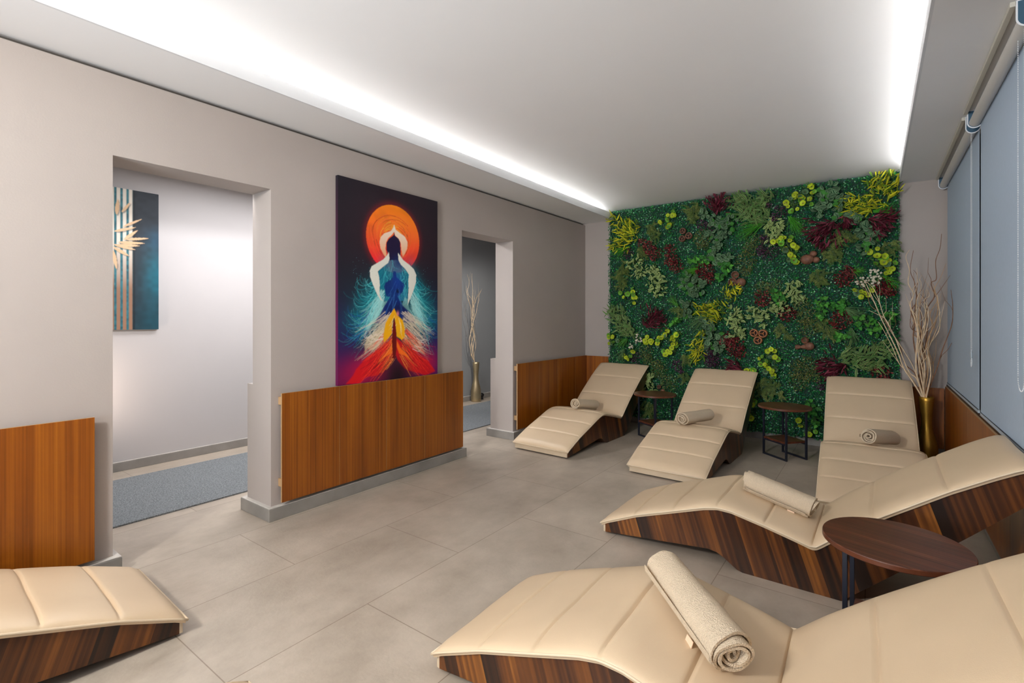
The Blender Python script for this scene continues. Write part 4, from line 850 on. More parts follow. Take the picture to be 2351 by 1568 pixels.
def chakra():
    P = Painter(300, 456, 1.52); rg = np.random.default_rng(11)
    C = lambda *a: np.array(srgb(*a))
    P.I[:] = C(24, 24, 34)
    P.glow(0.55, 0.72, 0.5, 0.3, C(48, 22, 34), 0.9)
    P.glow(0.0, 0.12, 0.35, 0.22, C(70, 12, 90), 0.85); P.glow(1.0, 0.10, 0.30, 0.25, C(50, 18, 110), 0.9)
    P.glow(0.05, 0.25, 0.3, 0.12, C(22, 30, 90), 0.7); P.glow(1.0, 0.28, 0.25, 0.12, C(20, 40, 110), 0.6)
    P.glow(0.5, 0.36, 0.45, 0.2, C(6, 60, 74), 0.75)
    P.glow(0.18, 0.04, 0.25, 0.08, C(150, 10, 70), 0.8); P.glow(0.80, 0.08, 0.2, 0.08, C(150, 12, 60), 0.7)
    # sun
    su = np.array(CH['sunpts']); A_ = np.c_[2*su[:,0], 2*su[:,1]*1.52**2/1.0*1.0, np.ones(len(su))]
    q = su*[1, 1.52]; s_ = np.linalg.lstsq(np.c_[2*q, np.ones(len(q))], (q**2).sum(1), rcond=None)[0]
    cu, cv_ = s_[0], s_[1]/1.52; R = math.sqrt(s_[2]+s_[0]**2+s_[1]**2)
    d = np.hypot(P.U-cu, (P.V-cv_)*1.52); g = np.clip((P.V-cv_)*1.52/R*0.5+0.5, 0, 1)[..., None]
    g = np.clip((g-0.12)/0.9, 0, 1); colr = C(245, 12, 48)*(1-g)+C(255, 140, 8)*g
    nz = vnoise(P.U+0.1*np.sin(P.V*14), P.V*1.52, 11, 2)[..., None]; colr = colr*(0.85+0.4*nz)
    P.comp(blur((d < R).astype(float), 1), colr)
    P.comp(np.exp(-((d-R)/0.03)**2)*(d > R), C(150, 20, 30), 0.35)
    for rad, colr_, nn, al in ((0.55, C(255, 150, 40), 46, 0.6), (0.75, C(255, 110, 60), 46, 0.5), (0.4, C(255, 200, 60), 30, 0.6), (0.6, C(170, 10, 10), 30, 0.55)):
        S_ = []
        for _ in range(nn):
            a0 = rg.uniform(0, 2*PI); rr = R*rad*rg.uniform(0.5, 1.25); da = rg.uniform(0.5, 1.6); off = rg.uniform(-0.02, 0.02, 2)
            aa = np.linspace(a0, a0+da, 20); S_.append((np.c_[cu+off[0]+rr*np.cos(aa)*(1+0.06*np.sin(3*aa)), cv_+off[1]+rr*np.sin(aa)/1.52], rg.uniform(0.4, 1)))
        P.strands([(p[np.hypot(p[:,0]-cu, (p[:,1]-cv_)*1.52) < R*0.97], w_) for p, w_ in S_ if (np.hypot(p[:,0]-cu, (p[:,1]-cv_)*1.52) < R*0.97).sum() > 3], colr_, al)
    # flowing teal hair
    def stream(p, side, a0, length, K, amp, fr, ph, n=46):
        pts = [p]; x, y = p
        for i in range(n):
            t = i/n; a = -PI/2+side*(a0+K*t**2.2+amp*math.sin(fr*t+ph)*(0.3+t))
            x += math.cos(a)*length/n; y += math.sin(a)*length/n/1.52; pts.append((x, y))
        return pts
    def bundle(nn, us, vs, a0s, ls, Ks, amp, wlo, off=0.0):
        S_ = []
        for _ in range(nn):
            for side in (-1, 1):
                v = rg.uniform(*vs); u = 0.55+side*(rg.uniform(*us)+max(0, 0.56-v)*off)
                S_.append((stream((u, v), side, rg.uniform(*a0s), rg.uniform(*ls), rg.uniform(*Ks), rg.uniform(0.1, amp), rg.uniform(4, 9), rg.uniform(0, 6)), rg.uniform(wlo, 1)))
        return S_
    for side in (-1, 1):
        for k in range(7): P.glow(0.55+side*(0.14+0.032*k), 0.585-0.047*k, 0.045+0.014*k, 0.055, C(8, 105, 120), 0.62)
        P.glow(0.55+side*0.22, 0.36, 0.09, 0.06, C(30, 165, 175), 0.6)
    P.strands(bundle(40, (.10, .18), (.33, .60), (.05, .7), (.2, .42), (-.3, 3.2), .5, .4, .45), C(6, 88, 108), 0.85)
    P.strands(bundle(55, (.09, .18), (.33, .60), (.05, .75), (.2, .42), (-.3, 3.4), .5, .3, .45), C(18, 160, 172), 0.75)
    P.strands(bundle(40, (.10, .17), (.34, .58), (.1, .7), (.15, .40), (-.2, 3.6), .5, .15, .45), C(110, 226, 228), 0.7)
    P.strands(bundle(14, (.20, .30), (.24, .36), (.4, 1.1), (.12, .25), (.5, 4.2), .5, .3, .2), C(20, 90, 165), 0.8)
    P.poly(CH['teal'], C(12, 120, 145), 0.9, 3)
    P.strands(bundle(26, (.02, .13), (.45, .64), (-.5, .5), (.06, .2), (-2, 2), .6, .3), C(90, 215, 222), 0.65)
    P.strands(bundle(18, (.02, .13), (.45, .64), (-.5, .5), (.06, .2), (-2, 2), .6, .3), C(5, 60, 100), 0.75)
    P.strands(bundle(60, (.13, .18), (.36, .47), (.45, .85), (.12, .30), (-.25, .5), .12, .25), C(178, 236, 232), 0.75)
    P.poly(CH['stl'], C(170, 235, 230), 0.45, 4); P.poly(CH['str'], C(170, 235, 230), 0.45, 4)
    P.poly(CH['blue'], C(10, 38, 118), 0.95, 2); P.glow(0.55, 0.52, 0.05, 0.06, C(20, 70, 180), 0.4); P.glow(0.55, 0.37, 0.10, 0.03, C(16, 16, 60), 0.6)
    P.strands(bundle(12, (.0, .07), (.36, .52), (.1, .6), (.06, .18), (-.5, .5), .2, .3), C(60, 130, 205), 0.55)
    P.poly(CH['head'], C(28, 14, 56)); P.glow(0.555, 0.62, 0.06, 0.035, C(10, 44, 108), 0.8)
    m = blur(inside(P.U, P.V, CH['arms']).astype(float), 1)
    gv = np.clip((P.V-0.66)/0.16, 0, 1)[..., None]; P.comp(m, C(242, 180, 135)*(1-gv)+C(252, 244, 226)*gv)
    for k in ('shl', 'shr'): P.poly(CH[k], C(234, 234, 222))
    # lower hands: cream flares, yellow flame, red palms
    P.strands(bundle(90, (.03, .13), (.22, .36), (.72, 1.15), (.16, .36), (-.2, .55), .16, .3), C(244, 226, 196), 0.72)
    for k in ('crl', 'crr'): P.poly(CH[k], C(246, 226, 180), 0.5, 6)
    for side in (-1, 1): P.glow(0.55+side*0.30, 0.07, 0.14, 0.06, C(190, 6, 70), 0.7)
    for k in ('redl', 'redr'): P.poly(CH[k], C(214, 14, 20), 0.92, 4)
    P.strands(bundle(34, (.02, .10), (.10, .27), (.7, 1.05), (.16, .36), (-.3, .4), .14, .3), C(110, 6, 14), 0.75)
    P.strands(bundle(40, (.02, .12), (.10, .27), (.7, 1.05), (.16, .40), (-.3, .5), .14, .3), C(255, 60, 40), 0.75)
    P.glow(0.55, 0.02, 0.12, 0.075, C(30, 8, 20), 0.95)
    for k in ('orl', 'orr'): P.poly(CH[k], C(255, 118, 22), 0.9, 3)
    P.strands(bundle(16, (.02, .07), (.10, .25), (.55, .8), (.1, .25), (-.2, .3), .1, .3), C(255, 150, 70), 0.7)
    P.poly(CH['yel'], C(252, 182, 12), 1, 2); P.strands(bundle(8, (.01, .06), (.26, .34), (.1, .5), (.03, .10), (-1, 1), .3, .3), C(255, 236, 170), 0.7)
    P.poly(CH['core'], C(112, 10, 12), 1, 1)
    P.strands(bundle(10, (.14, .26), (.15, .26), (.9, 1.5), (.08, .2), (1.2, 4.5), .4, .3), C(250, 235, 225), 0.75)
    P.glow(0.55, 0.345, 0.012, 0.012, C(255, 150, 140), 0.8); P.glow(0.55, 0.465, 0.016, 0.012, C(4, 8, 30), 0.9)
    # dust
    for _ in range(160):
        sd = rg.choice([-1, 1]); i = int((0.55+sd*rg.uniform(.18, .42))*299); j = int(rg.uniform(.15, .62)*455)
        if 0 <= i < 300: P.I[j, i] = P.I[j, i]*0.3+C(120, 210, 220)*0.7*rg.uniform(.3, 1)
    return np.clip(P.I, 0, 1)
def canvas(label, name, x, y0, y1, z0, z1, img, depth, side_col):
    t = thing(name, label, 'painting', (x, y0, z0))
    ny, nx = img.shape[:2]; Wd, H = y1-y0, z1-z0
    yy, zz = np.meshgrid(np.linspace(0, Wd, nx), np.linspace(0, H, ny)); vs = np.stack([np.full(yy.shape, depth), yy, zz], -1).reshape(-1, 3)
    idx = np.arange(nx*ny).reshape(ny, nx); fs = np.stack([idx[:-1,:-1], idx[:-1,1:], idx[1:,1:], idx[1:,:-1]], -1).reshape(-1, 4)
    b = MB(); b.v = [tuple(v) for v in vs.tolist()]; b.f = [tuple(f) for f in fs.tolist()]; b.m = [0]*len(b.f)
    b.build('printed_front', M['paint'], t, cols=img.reshape(-1, 3), fix=False)
    q = MB().box(0.001, depth-0.0004, 0, Wd, 0, H); cols = []
    for v in q.v: cols.append(img[0 if v[2] < H/2 else -1, 0 if v[1] < Wd/2 else -1]*0.9)
    q.build('canvas_edge', M['paint'], t, cols=cols)
    return t
canvas('tall canvas print of glowing praying hands and red sun on dark ground', 'painting', 0.0, 2.1147, 3.1167, 0.8175, 2.338, chakra(), 0.03, None)
def teal_art():
    nx, ny = 300, 330; P = Painter(nx, ny, 1.14); rg = np.random.default_rng(5); C = lambda *a: np.array(srgb(*a))
    y0, y1, z0, z1 = 0.62, 1.681, 1.208, 2.415
    P.I[:] = C(34, 42, 50)
    P.glow(1.0, 0.38, 0.10, 0.20, C(0, 98, 116), 0.9); P.glow(0.97, 0.05, 0.16, 0.2, C(6, 66, 80), 0.8); P.glow(0.99, 0.66, 0.08, 0.08, C(22, 74, 100), 0.6)
    nz = vnoise(P.U, P.V*1.14, 30, 3); P.I *= (0.8+0.4*nz)[..., None]
    ue = (TEAL_STRIPES[3]-y0)/(y1-y0)
    band = (P.U < ue)
    mott = vnoise(P.U, P.V*1.14, 60, 9)*0.6+vnoise(P.U, P.V*1.14, 25, 10)*0.4
    P.comp(band*1.0, (C(15, 62, 74)[None, None]*(1-mott[..., None])+C(58, 128, 138)[None, None]*mott[..., None]))
    P.comp(np.exp(-((P.U-ue)/0.012)**2), C(8, 14, 20), 0.8)
    st = [(s-y0)/(y1-y0) for s in TEAL_STRIPES[:3]]; gap = st[1]-st[0]
    st = [st[0]-gap*k for k in range(1, 9)]+st
    for s in st:
        gold = np.clip((0.62-P.V)*3, 0, 1)[..., None]
        P.comp(blur((np.abs(P.U-s) < 0.0115).astype(float), 1), C(225, 215, 200)*(1-gold)+C(150, 110, 85)*gold, 0.95)
    for (ya, za), (yb, zb), wd in TEAL_LEAVES:
        a = np.array([(ya-y0)/(y1-y0), (za-z0)/(z1-z0)]); b_ = np.array([(yb-y0)/(y1-y0), (zb-z0)/(z1-z0)])
        a = a-(b_-a)*0.06; d = (b_-a)*[1.061, 1.207]; ln = np.hypot(*d); nrm = np.array([-d[1], d[0]])/ln*wd*0.36
        up = []; lo = []
        for tt in np.linspace(0, 1, 12):
            p = a+(b_-a)*tt; wq = math.sin(PI*tt**0.8)**0.8*nrm/[1.061, 1.207]; up.append(tuple(p+wq)); lo.append(tuple(p-wq))
        pl = up+lo[::-1]
        P.comp(blur(inside(P.U-0.006, P.V+0.008, pl).astype(float), 2), C(10, 20, 26), 0.6)  # offset dark leaf shape, a drop shadow painted into the canvas colour
        P.poly(pl, C(216, 180, 140), 1, 1)
    return np.clip(P.I, 0, 1)
canvas('dark teal canvas with gold leaves hanging on the corridor wall', 'painting', -2.06, 0.62, 1.681, 1.208, 2.415, teal_art(), 0.03, None)

# ------------------------------------------------------------------ plant wall
X0, X1, Z0, Z1, YW = 0.378, 3.330, 0.075, 2.688, 5.885
def boxwood():
    n = 62000
    x = RNG.uniform(X0-0.006, X1+0.006, n); z = RNG.uniform(Z0, Z1-0.004, n)
    z -= (RNG.random(n) < 0.03)*RNG.uniform(0, 0.05, n)*(z < Z0+0.05)
    y = YW-0.004-RNG.uniform(0, 0.034, n)**1.0
    a = RNG.uniform(0, 2*PI, n); l = RNG.uniform(0.0065, 0.0115, n); wd = l*RNG.uniform(0.5, 0.75, n)
    nx = RNG.normal(0, 0.5, n); nz = RNG.normal(0.15, 0.5, n); ny = -np.ones(n)
    nn = np.stack([nx, ny, nz], 1); nn /= np.linalg.norm(nn, axis=1)[:, None]
    r0 = np.stack([np.cos(a), np.zeros(n), np.sin(a)], 1); d = r0-nn*(r0*nn).sum(1)[:, None]; d /= np.linalg.norm(d, axis=1)[:, None]
    e = np.cross(nn, d); c = np.stack([x, y, z], 1)
    v = np.stack([c-d*l[:, None], c+e*wd[:, None]-d*l[:, None]*0.1, c+d*l[:, None], c-e*wd[:, None]-d*l[:, None]*0.1], 1).reshape(-1, 3)
    pal = np.array([(0.008, 0.095, 0.030), (0.012, 0.14, 0.036), (0.010, 0.11, 0.055), (0.028, 0.26, 0.045), (0.02, 0.13, 0.11), (0.24, 0.55, 0.30)])
    k = RNG.choice(6, n, p=[.25, .26, .18, .15, .08, .08]); col = pal[k]*RNG.uniform(0.7, 1.3, n)[:, None]
    me = bpy.data.meshes.new('leaves'); me.vertices.add(4*n); me.vertices.foreach_set('co', v.astype(np.float32).ravel())
    me.loops.add(4*n); me.loops.foreach_set('vertex_index', np.arange(4*n, dtype=np.int32)); me.polygons.add(n)
    me.polygons.foreach_set('loop_start', np.arange(0, 4*n, 4, dtype=np.int32))
    me.update(calc_edges=True); me.materials.append(M['box'])
    at = me.color_attributes.new('Col', 'FLOAT_COLOR', 'POINT'); cc = np.ones((4*n, 4), np.float32); cc[:, :3] = np.repeat(col, 4, 0); at.data.foreach_set('color', cc.ravel())
    o = bpy.data.objects.new('leaves', me); COL.objects.link(o); return o
pw = thing('plant_mat', 'dense artificial boxwood mat covering the back wall', 'plant wall', (0, 0, 0))
MB().box(X0+0.006, X1-0.006, YW, D-0.002, Z0+0.004, Z1-0.002).build('backing', M['mat_back'], pw)
lv = boxwood(); lv.parent = pw; lv['kind'] = 'stuff'

class Sprig:
    def __init__(s): s.v = []; s.f = []; s.c = []
    def leaf(s, base, d, nrm, Ln, Wd, cols, shape='lance', bend=0.0, nl=5, cup=0.0, tipcol=None):
        d = np.asarray(d, float); d /= np.linalg.norm(d); nrm = np.asarray(nrm, float); nrm -= d*(nrm@d); nn = np.linalg.norm(nrm)
        nrm = nrm/nn if nn > 1e-4 else np.array([0, -1.0, 0]); e = np.cross(nrm, d); nc = len(cols); o = len(s.v)
        base = np.asarray(base, float)
        for i in range(nl+1):
            t = i/nl
            if shape == 'lance': wv = math.sin(PI*min(1, t*0.93+0.05))**0.75*(1-0.25*t)
            elif shape == 'oval': wv = math.sin(PI*(t*0.94+0.03))**0.62
            elif shape == 'heart': wv = (1-t)**0.75*(1.25 if t > 0.04 else 0.5)+0.0
            elif shape == 'blade': wv = 1-0.85*t
            else: wv = math.sqrt(max(0, 1-(2*t-1)**2))
            p = base+d*Ln*t+nrm*(bend*Ln*t*t)
            for j in range(nc):
                q = (2*j/(nc-1)-1) if nc > 1 else 0
                p_ = p; s.v.append(p_+e*q*wv*Wd*0.5+nrm*cup*Wd*q*q*wv)
                c = cols[j] if not (tipcol is not None and t > 0.8) else tipcol
                s.c.append(c)
        for i in range(nl):
            for j in range(nc-1):
                a = o+i*nc+j; s.f.append((a, a+1, a+nc+1, a+nc))
    def disc(s, c, nrm, R, ccen, cmid, cedge, rg):
        nrm = np.asarray(nrm, float); nrm /= np.linalg.norm(nrm); a = np.cross(nrm, [0.1, 0.2, 1]); a /= np.linalg.norm(a); e = np.cross(nrm, a)
        o = len(s.v); c = np.asarray(c, float); n = 14; s.v.append(c-nrm*R*0.18); s.c.append(ccen)
        for k, (rr, col) in enumerate(((0.13, ccen), (0.36, cmid), (0.80, cedge), (1.0, cedge))):
            for i in range(n):
                th = 2*PI*i/n; wob = 1+0.05*math.sin(5*th+k)+rg.uniform(-.03, .03)
                s.v.append(c+(a*math.cos(th)+e*math.sin(th))*R*rr*wob+nrm*R*(0.10*rr*rr-0.16*(1-rr))); s.c.append(col)
        for i in range(n): s.f.append((o, o+1+i, o+1+(i+1)%n))
        for k in range(3):
            for i in range(n): s.f.append((o+1+k*n+i, o+1+(k+1)*n+i, o+1+(k+1)*n+(i+1)%n, o+1+k*n+(i+1)%n))
    def bead(s, c, r, col):
        o = len(s.v); c = np.asarray(c, float)
        for d in ((1,0,0),(-1,0,0),(0,1,0),(0,-1,0),(0,0,1),(0,0,-1)): s.v.append(c+np.array(d)*r); s.c.append(col)
        s.f += [tuple(o+i for i in f) for f in ((0,2,4),(2,1,4),(1,3,4),(3,0,4),(2,0,5),(1,2,5),(3,1,5),(0,3,5))]
def jit(rg, c, a=0.25):
    k = 1+rg.uniform(-a, a); return tuple(max(0, x*k) for x in c)
def sprig(kind, pts, ang, rg):
    s = Sprig(); A0 = math.radians(ang); yb = YW-0.03
    sc_ = (.05, .09, .025) if kind not in ('plume', 'sedum', 'berry') else (.05, .012, .015)
    for (xa, za, ra), (xb, zb, rb) in zip(pts[:-1], pts[1:]):
        s.leaf((xa, yb-.034, za), (xb-xa, -0.001, zb-za), (0, -1, 0), math.hypot(xb-xa, zb-za), .006, [sc_]*2, 'blade', 0, 4)
    for (xa, za, ra) in pts:
        for q in range(5):
            a = q*2*PI/5+.3; s.leaf((xa, yb-.03, za), (math.cos(a), -.1, math.sin(a)), (0, -1, 0), ra*.95, .005, [sc_]*2, 'blade', 0, 3)
    def pin(cx, cz, r, f=1.0):
        a = rg.uniform(0, 2*PI); q = r*f*math.sqrt(rg.random()); return cx+q*math.cos(a), cz+q*math.sin(a)
    for cx, cz, r in pts:
        r = r*1.12 if kind not in ('grass', 'white') else r
        ar = (r/0.1)**2
        if kind == 'croton':
            for _ in range(int(36*ar)+9):
                x, z = pin(cx, cz, r, .95); a = A0+rg.gauss(0, .85); L_ = rg.uniform(.035, .095); g = rg.random()
                c = (0.60, 0.55, 0.02) if g < .45 else ((0.36, 0.40, 0.015) if g < .7 else (0.10, 0.20, 0.015)); c = jit(rg, c); m = jit(rg, (c[0]*.7, c[1]*.8, c[2]))
                s.leaf((x, yb-rg.uniform(0, .045), z), (math.cos(a), -rg.uniform(.1, .7), math.sin(a)), (rg.gauss(0, .4), -1, rg.gauss(0, .4)), L_, L_*.20, [c, m, c], 'lance', rg.uniform(-.2, .2), 4)
            for _ in range(int(18*ar)):
                x, z = pin(cx, cz, r, .9); a = rg.uniform(0, 2*PI)
                s.leaf((x, yb-rg.uniform(0, .02), z), (math.cos(a), -.3, math.sin(a)), (0, -1, 0), .03, .009, [jit(rg, (.06, .10, .012))]*2, 'lance', 0, 3)
        elif kind == 'fern':
            for _ in range(int(13*ar)+5):
                x, z = pin(cx, cz, r, .7); a = A0+rg.gauss(0, .8); L_ = r*rg.uniform(.6, 1.0); k = int(L_/.006); dy = rg.uniform(.15, .6); col0 = rg.choice([(.10, .16, .035), (.075, .125, .03), (.16, .20, .05)])
                cu_ = rg.uniform(-.8, .8)
                for i in range(k):
                    t = i/k; aa = a+cu_*t; px = x+math.cos(aa)*L_*t; pz = z+math.sin(aa)*L_*t; py = yb-dy*L_*t*(1-.5*t)-.004
                    for sd in (-1, 1):
                        b_ = aa+sd*rg.uniform(.6, 1.0); ll = (.028*(1-t*.75))*rg.uniform(.7, 1.2)
                        s.leaf((px, py, pz), (math.cos(b_), -rg.uniform(0, .5), math.sin(b_)), (0, -1, .2), ll, .0056, [jit(rg, col0, .35)]*2, 'lance', 0, 2)
        elif kind == 'berry':
            for _ in range(int(120*ar)+25):
                x, z = pin(cx, cz, r, .95); d = 1-((x-cx)**2+(z-cz)**2)/(r*r*1.05)
                c = jit(rg, rg.choice([(.06, .010, .045), (.10, .018, .075), (.04, .006, .035), (.27, .085, .21)]), .4)
                s.bead((x, yb-.012-.05*max(0, d)**.5*rg.uniform(.3, 1), z), rg.uniform(.0035, .0068), c)
        elif kind == 'sedum':
            for _ in range(int(125*ar)+18):
                x, z = pin(cx, cz, r, .95); d = 1-((x-cx)**2+(z-cz)**2)/(r*r*1.05); a = rg.uniform(0, 2*PI); L_ = rg.uniform(.012, .024)
                c = jit(rg, rg.choice([(.12, .012, .016), (.17, .022, .022), (.065, .007, .011), (.30, .075, .07)]), .35)
                s.leaf((x, yb-.01-.045*max(0, d)**.5*rg.uniform(.4, 1), z), (math.cos(a), -rg.uniform(.1, .9), math.sin(a)), (rg.gauss(0, .5), -1, rg.gauss(0, .5)), L_, L_*.7, [c]*3, 'oval', 0, 3, cup=.25)
        elif kind == 'plume':
            bx, bz = cx-math.cos(A0)*r*.65, cz-math.sin(A0)*r*.65
            for _ in range(int(46*ar)+34):
                a = A0+rg.gauss(0, .42); t = rg.random()**.8; x = bx+math.cos(a)*r*1.35*t; z = bz+math.sin(a)*r*1.35*t; L_ = rg.uniform(.035, .085)
                c = jit(rg, rg.choice([(.070, .007, .016), (.105, .012, .024), (.040, .005, .010), (.18, .035, .055)]), .35); a2 = a+rg.gauss(0, .4)
                s.leaf((x, yb-.02-.05*rg.random(), z), (math.cos(a2), -rg.uniform(.1, .6), math.sin(a2)), (rg.gauss(0, .5), -1, rg.gauss(0, .5)), L_, L_*.22, [c, jit(rg, c), c], 'lance', rg.uniform(-.3, .3), 4)
        elif kind == 'gera':
            n = max(3, int(round(8.5*ar)))
            for _ in range(n):
                x, z = pin(cx, cz, r, .8); R = rg.uniform(.020, .033); g = rg.random()
                if g < .50: ce, cm, cc = (.42, .52, .025), (.34, .48, .03), (.20, .13, .03)
                elif g < .85: ce, cm, cc = (.14, .36, .035), (.10, .30, .035), (.20, .07, .03)
                else: ce, cm, cc = (.10, .19, .09), (.05, .12, .05), (.06, .06, .03)
                s.disc((x, yb-.02-.045*rg.random(), z), (rg.gauss(0, .35), -1, rg.gauss(.1, .35)), R, jit(rg, cc), jit(rg, cm), jit(rg, ce), rg)
            for _ in range(n+2):
                x, z = pin(cx, cz, r, .7); a = rg.uniform(0, 2*PI)
                s.leaf((x, yb-.01, z), (math.cos(a), -.3, math.sin(a)), (0, -1, 0), .05, .012, [jit(rg, (.05, .13, .02))]*2, 'lance', 0, 3)
        elif kind == 'pepe':
            for _ in range(int(17*ar)+6):
                x, z = pin(cx, cz, r, .85); a = rg.uniform(0, 2*PI); L_ = rg.uniform(.042, .066); k = rg.uniform(.8, 1.5)
                dk = (.010*k, .048*k, .018*k); lt = (.17*k, .27*k, .15*k)
                if rg.random() < .14: dk = lt = (.05, .20, .035)
                s.leaf((x, yb-.015-.04*rg.random(), z), (math.cos(a), -rg.uniform(.1, .5), math.sin(a)), (rg.gauss(0, .3), -1, rg.gauss(.1, .3)), L_, L_*.82, [dk, lt, dk, lt, dk, dk, lt, dk, lt, dk], 'oval', .12, 6, cup=-.12)
            for _ in range(int(8*ar)):
                x, z = pin(cx, cz, r, .9); a = rg.uniform(0, 2*PI); s.leaf((x, yb-.008, z), (math.cos(a), -.2, math.sin(a)), (0, -1, 0), .035, .022, [(.012, .05, .02)]*3, 'oval', 0, 3)
        elif kind == 'longv':
            for _ in range(int(32*ar)+7):
                x, z = pin(cx, cz, r, .85); a = A0+rg.gauss(0, .95); L_ = rg.uniform(.06, .115); g = jit(rg, (.06, .16, .04)); e = jit(rg, (.56, .60, .25))
                if rg.random() < .35: e = jit(rg, (.22, .30, .10))
                s.leaf((x, yb-.01-.045*rg.random(), z), (math.cos(a), -rg.uniform(.1, .7), math.sin(a)), (rg.gauss(0, .4), -1, rg.gauss(.1, .4)), L_, L_*.19, [e, g, g, g, g, e], 'lance', rg.uniform(-.3, .2), 5)
        elif kind == 'trades':
            for _ in range(int(24*ar)+5):
                x, z = pin(cx, cz, r, .85); a = A0+rg.gauss(0, 1.1); L_ = rg.uniform(.038, .060); g = jit(rg, (.17, .27, .06)); e = jit(rg, (.64, .68, .36)); h = jit(rg, (.10, .19, .045))
                s.leaf((x, yb-.012-.045*rg.random(), z), (math.cos(a), -rg.uniform(.05, .6), math.sin(a)), (rg.gauss(0, .4), -1, rg.gauss(.1, .4)), L_, L_*.46, [h, g, e, g, h, h, g, e, g, h], 'oval', -.12, 5, cup=.12)
            for _ in range(int(10*ar)):
                x, z = pin(cx, cz, r, .9); a = rg.uniform(0, 2*PI); s.leaf((x, yb-.006, z), (math.cos(a), -.2, math.sin(a)), (0, -1, 0), .04, .016, [jit(rg, (.05, .12, .03))]*3, 'oval', 0, 3)
        elif kind == 'grass':
            bx, bz = cx-math.cos(A0)*r*.8, cz-math.sin(A0)*r*.8; gc = rg.choice([(.05, .25, .02), (.06, .22, .03), (.07, .28, .02)])
            if ang in (215, -35, -80, 250): gc = (.08, .17, .06)
            for _ in range(int(26*(r/.1))+14):
                a = A0+rg.gauss(0, .30); L_ = r*rg.uniform(1.1, 1.8)
                s.leaf((bx+rg.uniform(-.012, .012), yb-.01-.02*rg.random(), bz+rg.uniform(-.012, .012)), (math.cos(a), -rg.uniform(.05, .5), math.sin(a)), (rg.gauss(0, .3), -1, .3), L_, .0052, [jit(rg, gc, .4)]*2, 'blade', -rg.uniform(.0, .35), 5)
        elif kind == 'ivy':
            for _ in range(int(15*ar)+6):
                x, z = pin(cx, cz, r, .75); a = rg.uniform(0, 2*PI); L_ = rg.uniform(.036, .056); c = jit(rg, rg.choice([(.045, .20, .03), (.08, .29, .04), (.028, .13, .024)])); m = tuple(q*1.5 for q in c)
                s.leaf((x, yb-.012-.04*rg.random(), z), (math.cos(a), -rg.uniform(.05, .4), math.sin(a)), (rg.gauss(0, .35), -1, rg.gauss(.1, .35)), L_, L_*.85, [c, c, m, c, c], 'heart', .1, 5, cup=.08)
        elif kind == 'moss':
            for _ in range(int(150*ar)+20):
                x, z = pin(cx, cz, r, .98); d = 1-((x-cx)**2+(z-cz)**2)/(r*r*1.05); a = rg.uniform(0, 2*PI); L_ = rg.uniform(.010, .020)
                c = jit(rg, rg.choice([(.16, .165, .045), (.11, .13, .03), (.26, .25, .085), (.06, .08, .02)]), .3)
                s.leaf((x, yb-.008-.04*max(0, d)**.5*rg.uniform(.2, 1), z), (math.cos(a), -rg.uniform(.1, .9), math.sin(a)), (rg.gauss(0, .6), -1, rg.gauss(0, .6)), L_, L_*.45, [c]*2, 'lance', 0, 3)
        elif kind == 'white':
            for _ in range(int(26*ar)+6):
                x, z = pin(cx, cz, r, .8); y = yb-.025-.025*rg.random(); c = jit(rg, (.66, .62, .50), .15)
                for k in range(5):
                    a = k*2*PI/5+rg.uniform(-.2, .2); s.leaf((x, y, z), (math.cos(a), -.35, math.sin(a)), (0, -1, 0), .0125, .007, [c]*2, 'oval', 0, 3)
                s.bead((x, y-.003, z), .0025, (.45, .35, .05))
            for _ in range(int(22*ar)+4):
                x, z = pin(cx, cz, r, .75); a = rg.uniform(0, 2*PI); s.leaf((x, yb-.008-.02*rg.random(), z), (math.cos(a), -.3, math.sin(a)), (0, -1, 0), .035, .010, [jit(rg, (.05, .16, .04))]*3, 'lance', 0, 3)
    return s
KN = {'croton': ('croton_sprig', 'yellow croton sprigs'), 'fern': ('fern_sprig', 'fern sprigs'), 'berry': ('bead_flower_sprig', 'purple bead flower sprigs'), 'sedum': ('burgundy_leaf_sprig', 'burgundy leaf sprigs'), 'plume': ('burgundy_plume', 'burgundy plumes'),
      'gera': ('round_leaf_sprig', 'round leaf sprigs'), 'pepe': ('striped_leaf_sprig', 'striped leaf sprigs'), 'longv': ('cream_edged_sprig', 'cream edged leaf sprays'), 'trades': ('inch_plant_sprig', 'inch plant sprigs'), 'grass': ('grass_tuft', 'grass tufts'),
      'ivy': ('ivy_sprig', 'ivy sprigs'), 'moss': ('moss_clump', 'olive moss clumps'), 'white': ('white_blossom_sprig', 'white blossom sprigs')}
for i, (kind, pts, ang, lab) in enumerate(CLUSTERS):
    rg = random.Random(100+i); s = sprig(kind, pts, ang, rg); bx, bz = pts[0][0], pts[0][1]
    s.v = [np.array((v[0], YW-(YW-v[1])*1.45, v[2])) for v in s.v]
    b = MB(); b.v = [(float(v[0]-bx), float(v[1]-YW), float(v[2]-bz)) for v in s.v]; b.f = s.f; b.m = [0]*len(s.f)
    o = b.build(KN[kind][0], M['leaf'], None, cols=s.c, fix=False, loc=(bx, YW, bz))
    tag(o, lab, 'artificial plant', KN[kind][1]+' on the plant wall')
